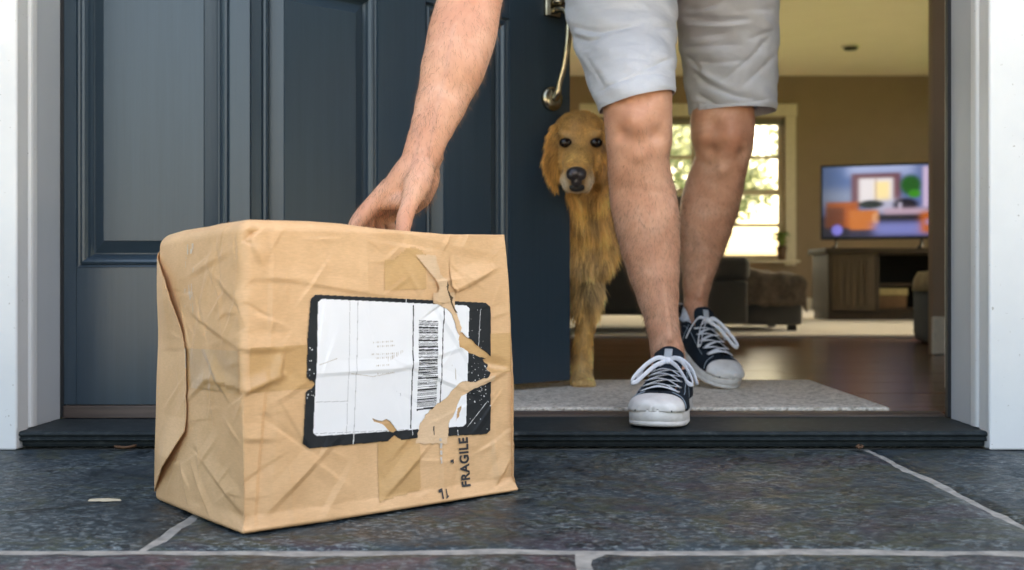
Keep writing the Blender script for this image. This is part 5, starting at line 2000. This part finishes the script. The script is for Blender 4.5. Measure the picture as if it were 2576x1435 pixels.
def set_coat(me_, colr):
    a = me_.color_attributes.new('coat', 'FLOAT_COLOR', 'POINT')
    a.data.foreach_set('color', np.concatenate([colr, np.ones((len(colr), 1))], 1).ravel())


set_coat(me, coat(co))
# nose and eyes
nm = MB().ball(at(1450, 436, 2.222), (.0220, .016, .0145)).ball(at(1438, 441, 2.218), (.011, .012, .011)).ball(at(1462, 441, 2.218), (.011, .012, .011)).ball(at(1450, 455, 2.224), (.012, .011, .014))
nz = remeshed('nose', nm, .0016, 3, plain('wet_black_nose', (.022, .018, .018), .28, c2=(.05, .035, .035), scale=90, bstr=.4), dog); nz.location = DO
for px_ in (1423, 1500):
    e = MB().ball(at(px_, 359, 2.2985), (.0140, .0098, .0108)).build('eye', plain('dark_dog_eye', (.010, .005, .003), .12, bstr=0, spec=.35), dog, True)
    e.location = DO

mo = MB().ball(at(1451, 470, 2.243), (.0185, .010, .0110)).ball(at(1436, 474, 2.250), (.010, .009, .006)).ball(at(1467, 474, 2.250), (.010, .009, .006))
mo = remeshed('lips', mo, .0016, 3, plain('black_lips', (.016, .013, .013), .5, bstr=.3), dog); mo.location = DO
rs2 = np.random.RandomState(4)
tri = np.array([p.vertices[:3] for p in me.polygons])
cen = co[tri].mean(1)
wt = np.where(cen[:, 1] < 2.62, 1.0, .22)
NF = 70000
pick = rs2.choice(len(tri), NF, p=wt / wt.sum())
rb3 = rs2.dirichlet((1, 1, 1), NF)
p0 = (co[tri[pick]] * rb3[..., None]).sum(1)
n0 = no[tri[pick, 0]]
pxf = VPX + p0[:, 0] / p0[:, 1] * FPX
pyf = VPY - (p0[:, 2] - CAMZ) / p0[:, 1] * FPX
headm = p0[:, 1] < 2.405
earm = headm & (np.abs(pxf - 1458) > 52) & (pyf > 310)
legm = (p0[:, 2] < .22)
muz = headm & (p0[:, 1] < 2.32)
ln = np.full(NF, .040)
ln[headm] = .011
ln[muz] = .006
ln[earm] = .024
ln[legm] = .012
ln[(p0[:, 2] < .075)] = .006
chest = (p0[:, 1] > 2.41) & (p0[:, 1] < 2.62) & (p0[:, 2] > .22)
ln[chest] = .040
ln *= rs2.uniform(.6, 1.25, NF)
noselip = (np.hypot(pxf - 1450, (pyf - 452) * .8) < 31) & (p0[:, 1] < 2.29)
eyes_ = ((np.hypot(pxf - 1423, pyf - 358) < 19) | (np.hypot(pxf - 1500, pyf - 358) < 19)) & headm
flow = np.zeros((NF, 3)); flow[:, 2] = -1.0
hc = np.array(at(1452, 420, 2.26))
fh = p0 - hc
fh /= np.linalg.norm(fh, axis=1)[:, None]
flow[headm & ~earm] = fh[headm & ~earm]
flow[(p0[:, 1] > 2.62)] = np.array((-.25, .75, -.6))
dirv = flow - n0 * (flow * n0).sum(1)[:, None]
dirv /= np.maximum(np.linalg.norm(dirv, axis=1), 1e-6)[:, None]
clump = np.array([mnoise.noise_vector(Vector(q) * 26) for q in p0])
dirv = dirv + n0 * rs2.uniform(.10, .42, NF)[:, None] + clump * np.where(headm, .22, .50)[:, None] + rs2.normal(scale=.10, size=(NF, 3))
dirv /= np.linalg.norm(dirv, axis=1)[:, None]
okf = ~(noselip | eyes_)
p0, n0, dirv, ln = p0[okf], n0[okf], dirv[okf], ln[okf]
NF = len(p0)
sidev = np.cross(dirv, np.array((0.25, -1.0, 0.1)))
sidev /= np.maximum(np.linalg.norm(sidev, axis=1), 1e-6)[:, None]
wd = np.clip(ln * .026, .00030, .0008)
down = np.array((0, 0, -1.0))
mid = p0 + dirv * (ln * .55)[:, None]
tip = p0 + dirv * (ln * .95)[:, None] + down * (ln * .16)[:, None]
V = np.stack([p0 - sidev * wd[:, None], p0 + sidev * wd[:, None], mid - sidev * (wd * .8)[:, None], mid + sidev * (wd * .8)[:, None], tip], 1)
cf = coat(p0)
cl_n = np.array([mnoise.noise(Vector(q) * 34) for q in p0])
cf = cf * np.clip(1.08 + cl_n * np.where(p0[:, 1] < 2.405, .7, 1.25) + rs2.normal(scale=.22, size=NF), .28, 2.0)[:, None]
cf = np.clip(cf, .005, .85)
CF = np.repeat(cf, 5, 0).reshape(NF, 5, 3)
CF[:, :2] *= .5  # shade in the gaps between hairs painted into the roots
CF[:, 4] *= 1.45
base = np.arange(NF)[:, None] * 5
Ff = np.concatenate([np.stack([base[:, 0], base[:, 0] + 1, base[:, 0] + 3, base[:, 0] + 2], 1)]).tolist() + np.stack([base[:, 0] + 2, base[:, 0] + 3, base[:, 0] + 4], 1).tolist()
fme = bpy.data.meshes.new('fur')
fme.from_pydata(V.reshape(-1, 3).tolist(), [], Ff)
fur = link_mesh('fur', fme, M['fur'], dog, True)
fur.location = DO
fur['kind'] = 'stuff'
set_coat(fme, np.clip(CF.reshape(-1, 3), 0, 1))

# ------------------------------------------------------------------ things inside the house
def mat_weave():
    m, n, b_, _ = nodes('woven_grey_beige_mat')
    v = coords(n)
    f = noise(n, v, 80, 2, .6)
    g_ = noise(n, v, 200, 2, .6)
    c = ramp(n, f, [(.36, (.46, .38, .30)), (.46, (.74, .65, .55)), (.62, (.85, .76, .66))])
    c = mixc(n, ramp(n, g_, [(.4, (.4, .4, .4)), (.6, (0, 0, 0))]), c, (.22, .20, .17))
    n.links.new(c, b_.inputs['Base Color'])
    b_.inputs['Roughness'].default_value = .95
    bump(n, b_, g_, 1.0, .005)
    return m
M['mat'] = mat_weave()
dm = MB().box((-.42, 2.0105, FLOOR + .0008), (.676, 2.60, .0415)).build('door_mat', M['mat'], bevel=.003)
tag(dm, 'grey beige woven door mat just inside the threshold', 'door mat')

M['rug'] = plain('beige_area_rug', (.76, .71, .64), .95, c2=(.70, .65, .58), scale=60, bstr=.5, bdist=.004)
ry0, ry1 = 4.85, 9.9
rg = MB().box((-4.05, ry0, FLOOR + .0008), (HX1 - .1, ry1, FLOOR + .013)).build('area_rug', M['rug'], bevel=.004)  # extended well past its visible strip to bounce sun onto the ceiling
tag(rg, 'beige area rug under the living room furniture', 'rug')

M['sofa'] = cloth('charcoal_upholstery', (.075, .073, .068), (.055, .054, .05), 300, .3, 6)
M['sofa_dark'] = plain('dark_wood_leg', (.02, .014, .01), .5, bstr=0)


def rbox(name, a, b_, mat, parent, org, bev=.02, seg=4):
    o = MB().box(Vector(a) - org, Vector(b_) - org).build(name, mat, parent, True, bev, seg)
    return o


# long sofa seen from behind
Ys = 5.0
sx0, sx1 = at(1330, 0, Ys).x, at(1735, 0, Ys).x
so_ = empty('sofa', ((sx0 + sx1) / 2, Ys + .4, FLOOR))
tag(so_, 'high-backed charcoal sofa standing behind the dog and legs', 'sofa')
oo = Vector(so_.location)
zt = at(0, 492, Ys).z
rbox('backrest', (sx0, Ys, .13), (sx1, Ys + .20, zt), M['sofa'], so_, oo, .045)
rbox('base', (sx0 + .005, Ys + .205, .13), (sx1 - .005, Ys + .88, .29), M['sofa'], so_, oo, .02)
rbox('seat_cushion', (sx0 + .09, Ys + .21, .295), (sx1 - .09, Ys + .9, .42), M['sofa'], so_, oo, .04)
for x0 in (sx0, sx1 - .085):
    rbox('arm', (x0, Ys + .205, .294), (x0 + .085, Ys + .86, .54), M['sofa'], so_, oo, .03)
for x0 in (sx0 + .04, sx1 - .1):
    for y0 in (Ys + .05, Ys + .78):
        rbox('leg', (x0, y0, .0465), (x0 + .06, y0 + .06, .1295), M['sofa_dark'], so_, oo, .004)
# armchair with a rolled back, seen from the side; throw over its seat
Ya = 5.05
ac = empty('armchair', (at(1900, 0, 5.3).x, 5.4, FLOOR))
tag(ac, 'low charcoal armchair with rounded back right of the legs', 'armchair')
oo = Vector(ac.location)
x0, x1 = at(1778, 0, Ya).x, at(1890, 0, Ya).x
zt = at(0, 646, Ya).z
zm = at(0, 706, Ya).z
rbox('side_panel', (x0, Ya + .012, .085), (x1 - .012, Ya + .75, zm), M['sofa'], ac, oo, .015)
r_ = MB()
m_ = MB().box(Vector((x0 + .03, Ya, zm + .001)) - oo, Vector((x1, Ya + .78, zt)) - oo)
m_.build('rolled_back', M['sofa'], ac, True, .036, 5)
x2 = at(2020, 0, Ya + .18).x
rbox('seat', (x1 - .0115, Ya + .18, .075), (x2, Ya + .76, at(0, 722, 5.25).z), M['sofa'], ac, oo, .02)
for xx in (x0 + .02, x2 - .06):
    for yy in (Ya + .22, Ya + .68):
        rbox('leg', (xx, yy, .0465), (xx + .04, yy + .04, .0745 if xx > x1 - .1 else .0845), M['sofa_dark'], ac, oo, .003)
M['throw'] = cloth('brown_throw', (.20, .15, .11), (.10, .08, .06), 200, .8, 30)
tv_ = []
th = MB()
za = at(0, 722, 5.25).z
nx_, ny_ = 24, 30
vv, ff = [], []
for i in range(nx_ + 1):
    for j in range(ny_ + 1):
        u = i / nx_; v_ = j / ny_
        x = x1 + .012 + (x2 + .012 - x1 - .012) * u
        s_ = v_ * .72
        if s_ < .12:
            y_, z_ = Ya + .165, za - .005 - (.12 - s_) * .85 + .015
        else:
            y_, z_ = Ya + .165 + (s_ - .12) * .98, za + .02
        edge = max(0, u - .93) / .07
        z_ += .055 * math.exp(-((s_ - .18) / .10) ** 2) * (.8 + .2 * math.sin(u * 4 + 1)) + .018 * mnoise.noise(Vector((x * 18, y_ * 14, 2))) - edge * .03
        y_ += .012 * mnoise.noise(Vector((x * 20, z_ * 20, 9)))
        vv.append((x, y_, z_)); 
for i in range(nx_):
    for j in range(ny_):
        k = i * (ny_ + 1) + j
        ff.append((k, k + ny_ + 1, k + ny_ + 2, k + 1))
tw = mesh_from('throw_blanket', vv, ff, M['throw'], None, True)
sd = tw.modifiers.new('t', 'SOLIDIFY'); sd.thickness = .014; sd.offset = 1
tag(tw, 'rumpled brown throw blanket lying on the low armchair seat', 'blanket')

# television on a wooden console
Yt = 6.9
M['console'] = plain('dark_oak', (.065, .042, .024), .5, c2=(.035, .023, .013), scale=5, stretch=(12, 12, 1), bstr=.2)
M['console_door'] = plain('console_door_oak', (.12, .08, .043), .5, c2=(.065, .043, .024), scale=5, stretch=(14, 14, 1), bstr=.2)
M['void'] = plain('dark_cabinet_back', (.012, .010, .008), .8, bstr=0)
cx0, cx1 = at(2042, 0, Yt + .4).x, at(2042, 0, Yt + .4).x + 1.62
zt = at(0, 624, Yt).z
cn = empty('tv_console', ((cx0 + cx1) / 2, Yt + .2, FLOOR))
tag(cn, 'dark wooden console cabinet under the television', 'cabinet')
oo = Vector(cn.location)
zb = FLOOR + .0135
rbox('top', (cx0 - .02, Yt - .02, zt - .035), (cx1 + .02, Yt + .42, zt), M['console'], cn, oo, .004)
xd = cx0 + (at(2160, 0, Yt).x - at(2042, 0, Yt).x)
xd2 = cx1 - (xd - cx0)
rbox('plinth', (cx0 + .01, Yt + .03, zb), (cx1 - .01, Yt + .38, .1), M['console'], cn, oo, .003)
for xa, xb in ((cx0, cx0 + .03), (xd, xd + .03), (xd2 - .03, xd2), (cx1 - .03, cx1)):
    rbox('upright', (xa, Yt, .1005), (xb, Yt + .39, zt - .0355), M['console'], cn, oo, .002)
rbox('back', (cx0 + .031, Yt + .36, .1005), (cx1 - .031, Yt + .385, zt - .036), M['void'], cn, oo, .001)
rbox('shelf', (xd + .0305, Yt + .02, .265), (xd2 - .0305, Yt + .355, .285), M['console'], cn, oo, .002)
rbox('bottom_shelf', (xd + .0305, Yt + .02, .1008), (xd2 - .0305, Yt + .355, .118), M['console'], cn, oo, .002)
for xa, xb in ((cx0 + .0305, xd - .0005), (xd2 + .0005, cx1 - .0305)):
    dr = rbox('door', (xa, Yt - .004, .105), (xb, Yt + .018, zt - .038), M['console_door'], cn, oo, .002)
    k = 5
    for i in range(k):
        a = xa + .03 + (xb - xa - .06) * i / k
        MB().box(Vector((a + .004, Yt - .010, .14)) - oo, Vector((a + (xb - xa - .06) / k - .004, Yt - .0045, zt - .075)) - oo).build('slat', M['console_door'], dr, bevel=.002)
# yellow topped box on the lower shelf
bxx = empty('storage_box', (at(2235, 0, Yt).x, Yt + .12, .1185))
tag(bxx, 'tan storage box with a pale lid inside the console', 'box')
oo = Vector(bxx.location)
xa, xb = at(2190, 0, Yt + .03).x, at(2284, 0, Yt + .03).x
rbox('body', (xa + .006, Yt + .035, .1185), (xb - .006, Yt + .3, .205), plain('tan_card', (.20, .11, .05), .8), bxx, oo, .003)
rbox('lid', (xa, Yt + .028, .2055), (xb, Yt + .305, .252), plain('yellow_lid', (.55, .43, .20), .7), bxx, oo, .004)

# television: thin, turned a little towards the room
def tv_colour(u, v):
    """what the screen shows: a soft picture of a sitting room; u right, v up"""
    c = np.zeros((len(u), 3)) + np.array((.14, .22, .48))
    def put(mask, rgb):
        m_ = np.clip(mask, 0, 1)[:, None]
        c[:] = c * (1 - m_) + np.array(rgb) * m_
    def bx_(x0, x1, y0, y1, e=.03):
        f = lambda t: 1 / (1 + np.exp(-t / (e / 4)))
        return f(u - x0) * f(x1 - u) * f(v - y0) * f(y1 - v)
    def el(cx, cy, rx, ry):
        return np.clip(1.6 - 1.6 * (((u - cx) / rx) ** 2 + ((v - cy) / ry) ** 2), 0, 1)
    put(bx_(-.1, .34, .46, .72, .2), (.34, .42, .62)); put(bx_(-.1, .3, .70, 1.1, .2), (.10, .20, .48))
    put(bx_(.20, .75, .86, 1.1, .1), (.42, .52, .85))
    put(bx_(.24, .64, .44, .90), (.22, .11, .16)); put(bx_(.30, .58, .48, .83), (.80, .82, .95)); put(bx_(.43, .55, .50, .78), (.95, .85, .55)); put(bx_(.435, .445, .48, .83, .01), (.5, .4, .4))
    put(bx_(.40, .70, .34, .52, .08), (.50, .55, .78))
    put(el(.72, .72, .10, .17), (.02, .16, .04)); put(el(.75, .60, .06, .07), (.06, .35, .05))
    put(bx_(.82, .87, .40, .98), (.75, .65, .95)); put(bx_(.88, .96, .40, .98), (.35, .22, .40))
    put(el(.68, .44, .12, .12), (.02, .02, .05)); put(bx_(.62, .65, .36, .48, .02), (.55, .55, .75))
    put(bx_(-.1, 1.1, -.1, .30, .06), (.05, .05, .12))
    put(bx_(.03, .30, .12, .50), (.48, .15, .04)); put(bx_(.03, .18, .12, .42), (.24, .07, .03)); put(el(.40, .46, .12, .07), (.03, .05, .06))
    put(bx_(.22, .46, .10, .38), (.62, .24, .07)); put(el(.44, .26, .04, .10), (.75, .42, .25))
    put(bx_(.50, 1.0, .28, .40, .05), (.55, .45, .62)); put(bx_(.46, .88, .22, .31, .04), (.02, .02, .03))
    put(bx_(.42, .92, .02, .20, .08), (.25, .30, .70)); put(bx_(.80, 1.1, .05, .34, .06), (.65, .20, .04)); put(bx_(.84, .96, .16, .24, .04), (.45, .40, .75))
    put(bx_(-.1, .22, -.1, .13, .04), (.03, .03, .08)); put(el(.12, .10, .055, .09), (.32, .32, 1.0))
    c *= (.55 + .45 * np.clip(np.minimum(u, 1 - u) * 5, 0, 1))[:, None]
    return np.clip(c, 0, 1) ** 1.25


tvx0 = at(2070, 0, Yt + .16)
ang_t = R(-17)
dx = Vector((math.cos(ang_t), math.sin(ang_t), 0))
tv = empty('television', (tvx0.x, Yt + .22, zt + .0008), ang_t)
tag(tv, 'flat television showing a picture on the console', 'television')
TW, TH_ = .80, .50
z0 = at(0, 604, Yt + .2).z - zt
MB().box((0, 0, z0), (TW, .03, z0 + TH_)).build('casing', plain('tv_black_plastic', (.012, .012, .014), .35, bstr=0), tv, bevel=.004)
nu, nv_ = 120, 66
uu, vv_ = np.meshgrid(np.linspace(0, 1, nu + 1), np.linspace(0, 1, nv_ + 1), indexing='ij')
pts = np.stack([.014 + uu.ravel() * (TW - .028), np.full(uu.size, -.0012), z0 + .018 + vv_.ravel() * (TH_ - .034)], 1)
sme = bpy.data.meshes.new('screen')
sme.from_pydata(pts.tolist(), [], grid_faces(nu, nv_).tolist())
ca_ = sme.color_attributes.new('picture', 'FLOAT_COLOR', 'POINT')
ca_.data.foreach_set('color', np.concatenate([tv_colour(uu.ravel(), vv_.ravel()), np.ones((uu.size, 1))], 1).ravel())
m, n, b_, out = nodes('tv_screen')
vc = n.nodes.new('ShaderNodeVertexColor'); vc.layer_name = 'picture'
b_.inputs['Base Color'].default_value = (.01, .01, .01, 1)
b_.inputs['Roughness'].default_value = .2
n.links.new(vc.outputs[0], b_.inputs['Emission Color'])
b_.inputs['Emission Strength'].default_value = .13
scr = link_mesh('screen', sme, m, tv)
for xx in (.10, TW - .16):
    MB().tube([(xx, .015, z0 + .001), (xx, .015, .02), (xx - .02, -.05, .004)], .009, n=10).tube([(xx, .015, .02), (xx - .02, .10, .004)], .009, n=10).build('foot', M['black'], tv, True)

# second chair half hidden by the wall end
Yc2 = 4.0
c2 = empty('side_chair', (1.85, Yc2 + .25, FLOOR))
tag(c2, 'grey slipcovered chair half hidden behind the right wall end', 'chair')
oo = Vector(c2.location)
M['slip'] = cloth('grey_slipcover', (.075, .085, .085), (.05, .058, .058), 300, .3, 6)
xa = 1.60
zt2 = at(0, 690, Yc2).z
rbox('body', (xa, Yc2, FLOOR + .001), (xa + .6, Yc2 + .5, zt2 - .03), M['slip'], c2, oo, .04)
rbox('arm', (xa - .008, Yc2 - .008, zt2 - .07), (xa + .11, Yc2 + .48, zt2), M['slip'], c2, oo, .03)
vv, ff = [], []
for i in range(15):
    for j in range(15):
        u, v_ = i / 14, j / 14
        a = (v_ - .5) * 2
        x = xa - .018 + (u) * .16
        z_ = zt2 + .014 - .09 * max(0, -(a) - .35) - .010 * math.sin(u * 7)
        y_ = Yc2 - .024 + .62 * max(0, v_ - .3)
        z_ -= max(0, .3 - v_) * (.20 + .05 * math.sin(u * 11))
        z_ -= max(0, .10 - u) * .8
        vv.append((x, y_ + .006 * math.sin(u * 17), z_))
for i in range(14):
    for j in range(14):
        k = i * 15 + j
        ff.append((k, k + 15, k + 16, k + 1))
t2 = mesh_from('throw_blanket', vv, ff, plain('beige_throw', (.40, .33, .20), .95, c2=(.28, .22, .13), scale=25, bstr=.6, bdist=.006), None, True)
sd = t2.modifiers.new('t', 'SOLIDIFY'); sd.thickness = .010; sd.offset = 1
tag(t2, 'beige throw draped over the arm of the half-hidden chair', 'blanket')

# recessed ceiling light, unlit
pc = at(2140, 116, 8.7)
rl = empty('ceiling_light', (pc.x, CEIL * 0 + (CEIL - CAMZ) * FPX / (717 - 116), CEIL))
tag(rl, 'dark unlit recessed light in the ceiling', 'ceiling light')
rl.location.x = (2140 - VPX) * rl.location.y / FPX
MB().tube([(0, 0, -.0005), (0, 0, -.012)], [.075, .070], n=28).build('trim_ring', M['trim'], rl, True)
MB().tube([(0, 0, -.0125), (0, 0, -.030)], [.058, .050], n=28).build('lamp', plain('dark_lamp_glass', (.06, .05, .035), .4, bstr=0), rl, True)

# potted plant on the window sill
pp = at(1966, 655, YBACK - .05)
pt = empty('potted_plant', (pp.x, YBACK - .055, WZ0))
tag(pt, 'small green potted plant on the bright window sill', 'plant')
MB().tube([(0, 0, .0005), (0, 0, .06), (0, 0, .125), (0, 0, .13), (0, 0, .118)], [.034, .042, .050, .050, .040], n=20).build('pot', plain('dark_clay_pot', (.14, .08, .045), .7), pt, True)
lf = MB()
rp = random.Random(6)
for k in range(22):
    a = rp.uniform(0, 6.28); r = rp.uniform(.03, .12); hgt = rp.uniform(.05, .15)
    p0_ = Vector((0, 0, .12)); p1_ = Vector((math.cos(a) * r * .5, math.sin(a) * r * .4, .12 + hgt)); p2_ = Vector((math.cos(a) * r, math.sin(a) * r * .5, .12 + hgt * .8))
    lf.tube([p0_, p1_, p2_], [.003, .013, .002], [.001, .0012, .0008], n=6, sub=3)
lf.build('leaves', plain('plant_leaf', (.16, .24, .05), .5, bstr=0), pt, True)  # one even leaf green

# ------------------------------------------------------------------ garden behind the house, seen through the windows
M['bark'] = plain('bark', (.12, .09, .065), .9, scale=20, bstr=.5, bdist=.01)


def leaf_mat(name, c):
    m, n, b_, out_ = nodes(name)
    oi = n.nodes.new('ShaderNodeTexCoord')
    f = noise(n, oi.outputs['Object'], 1.2, 3)
    cc_ = ramp(n, f, [(.3, tuple(x * .7 for x in c)), (.7, c)])
    n.links.new(cc_, b_.inputs['Base Color'])
    b_.inputs['Roughness'].default_value = .55
    tr = n.nodes.new('ShaderNodeBsdfTranslucent')
    n.links.new(cc_, tr.inputs[0])
    mx = n.nodes.new('ShaderNodeMixShader')
    mx.inputs[0].default_value = .55
    n.links.new(b_.outputs[0], mx.inputs[1])
    n.links.new(tr.outputs[0], mx.inputs[2])
    n.links.new(mx.outputs[0], out_.inputs[0])
    return m


M['leaf1'] = leaf_mat('pale_leaf', (.33, .36, .22))
M['leaf2'] = leaf_mat('green_leaf', (.28, .31, .19))


def tree(x, y_, h_, r_, label, mat, seed):
    t_ = empty('tree', (x, y_, lawn_z))
    tag(t_, label, 'tree', 'garden trees behind the house')
    rr = random.Random(seed)
    tk = MB().tube([(0, 0, 0), (.05, 0, h_ * .3), (-.03, .05, h_ * .62)], [.16, .12, .07], n=12, sub=4)
    limbs = []
    for k in range(7):
        a = k * 2.4
        e = Vector((math.cos(a) * r_ * .7, math.sin(a) * r_ * .7, h_ * (.5 + .4 * rr.random())))
        tk.tube([(0, 0, h_ * (.25 + .05 * k)), e * .6 + Vector((0, 0, h_ * .1)), e], [.06, .04, .015], n=8, sub=3)
        limbs.append(e)
    tk.build('trunk', M['bark'], t_, True)
    n_ = 5200
    rsn = np.random.RandomState(seed)
    cc = np.array([tuple(l) for l in limbs] + [(0, 0, h_ * .8)])
    ci = rsn.randint(0, len(cc), n_)
    off = rsn.normal(size=(n_, 3)); off /= np.linalg.norm(off, axis=1)[:, None]
    off *= (rsn.uniform(0, 1, n_) ** .4 * r_ * .55)[:, None] * np.array((1, 1, .75))
    c_ = cc[ci] + off
    a1 = rsn.normal(size=(n_, 3)); a1 /= np.linalg.norm(a1, axis=1)[:, None]
    a2 = np.cross(a1, rsn.normal(size=(n_, 3))); a2 /= np.linalg.norm(a2, axis=1)[:, None]
    s_ = rsn.uniform(.05, .10, n_)[:, None]
    V_ = np.stack([c_ - a1 * s_, c_ + a2 * s_ * .55, c_ + a1 * s_, c_ - a2 * s_ * .55], 1).reshape(-1, 3)
    F_ = np.arange(n_ * 4).reshape(-1, 4)
    mc = bpy.data.meshes.new('crown')
    mc.from_pydata(V_.tolist(), [], F_.tolist())
    link_mesh('crown', mc, mat, t_)
    return t_


tree(2.9, 21.0, 4.6, 1.6, 'leafy tree straight behind the right window', M['leaf1'], 3)
tree(-1.2, 24.0, 5.2, 2.0, 'leafy tree behind the added glass door', M['leaf2'], 4)
tree(7.4, 22.5, 5.0, 2.2, 'leafy tree at the right edge of the back garden', M['leaf2'], 5)
def shrub(x, y_, h_, r_, label, seed):
    o = tree(x, y_, h_, r_, label, M['leaf3'], seed)  # unseen, added to give the door paint dark reflections
    o.name = 'reflection_shrub'
    o['category'] = 'shrub'
    o['group'] = 'unseen shrubs added for door reflections'


M['leaf3'] = leaf_mat('evergreen_leaf', (.035, .065, .02))
shrub(3.9, .5, 2.6, 1.0, 'unseen evergreen shrub added for door reflections, on the right, nearest the house', 11)
shrub(4.6, -1.3, 2.9, 1.1, 'unseen evergreen shrub added for door reflections, on the right, away from the house', 12)
shrub(-3.9, .5, 2.6, 1.0, 'unseen evergreen shrub added for door reflections, on the left, nearest the house', 13)
shrub(-4.6, -1.3, 2.9, 1.1, 'unseen evergreen shrub added for door reflections, on the left, away from the house', 14)

# ------------------------------------------------------------------ small things on the porch
wc = MB()
c_ = at(262, 1263, 1.337)
wc.add([(-.020, -.002, 0), (.002, -.004, 0), (.022, 0, 0), (.004, .004, 0), (-.012, .004, 0), (-.018, -.001, .0026), (.002, -.002, .0032), (.020, .0005, .0022), (.004, .003, .003), (-.011, .003, .0026)],
       [(0, 1, 6, 5), (1, 2, 7, 6), (2, 3, 8, 7), (3, 4, 9, 8), (4, 0, 5, 9), (5, 6, 7, 8, 9), (4, 3, 2, 1, 0)])
o = wc.build('wood_chip', plain('pale_wood_chip', (.55, .46, .33), .8))
o.location = (c_.x, c_.y, .0016)
tag(o, 'small pale wood chip on the slate left of the parcel', 'wood chip')
M['dead_leaf'] = plain('dead_leaf', (.16, .08, .04), .8, bstr=.3)
for k, (px_, py_, rz, lab_) in enumerate(((318, 1134, .3, 'dry brown leaf scrap under the sill left of the parcel'), (2160, 1128, 1.2, 'dry brown leaf scrap under the sill near the right joint'))):
    p_ = at(px_, py_, 1.757)
    lm = MB()
    vv = []
    for i in range(7):
        for j in range(5):
            u = i / 6 * 2 - 1; v_ = j / 4 * 2 - 1
            vv.append((u * .017, v_ * .006 * math.sqrt(max(0.02, 1 - u * u)), .002 + .004 * abs(v_) + .003 * u * u))
    ff = [(i * 5 + j, i * 5 + j + 5, i * 5 + j + 6, i * 5 + j + 1) for i in range(6) for j in range(4)]
    o = mesh_from('leaf_scrap', vv, ff, M['dead_leaf'], None, True)
    sd = o.modifiers.new('t', 'SOLIDIFY'); sd.thickness = .0006
    o.location = (p_.x, 1.752, .0008)
    o.rotation_euler = (0, 0, rz)
    tag(o, lab_, 'leaf')
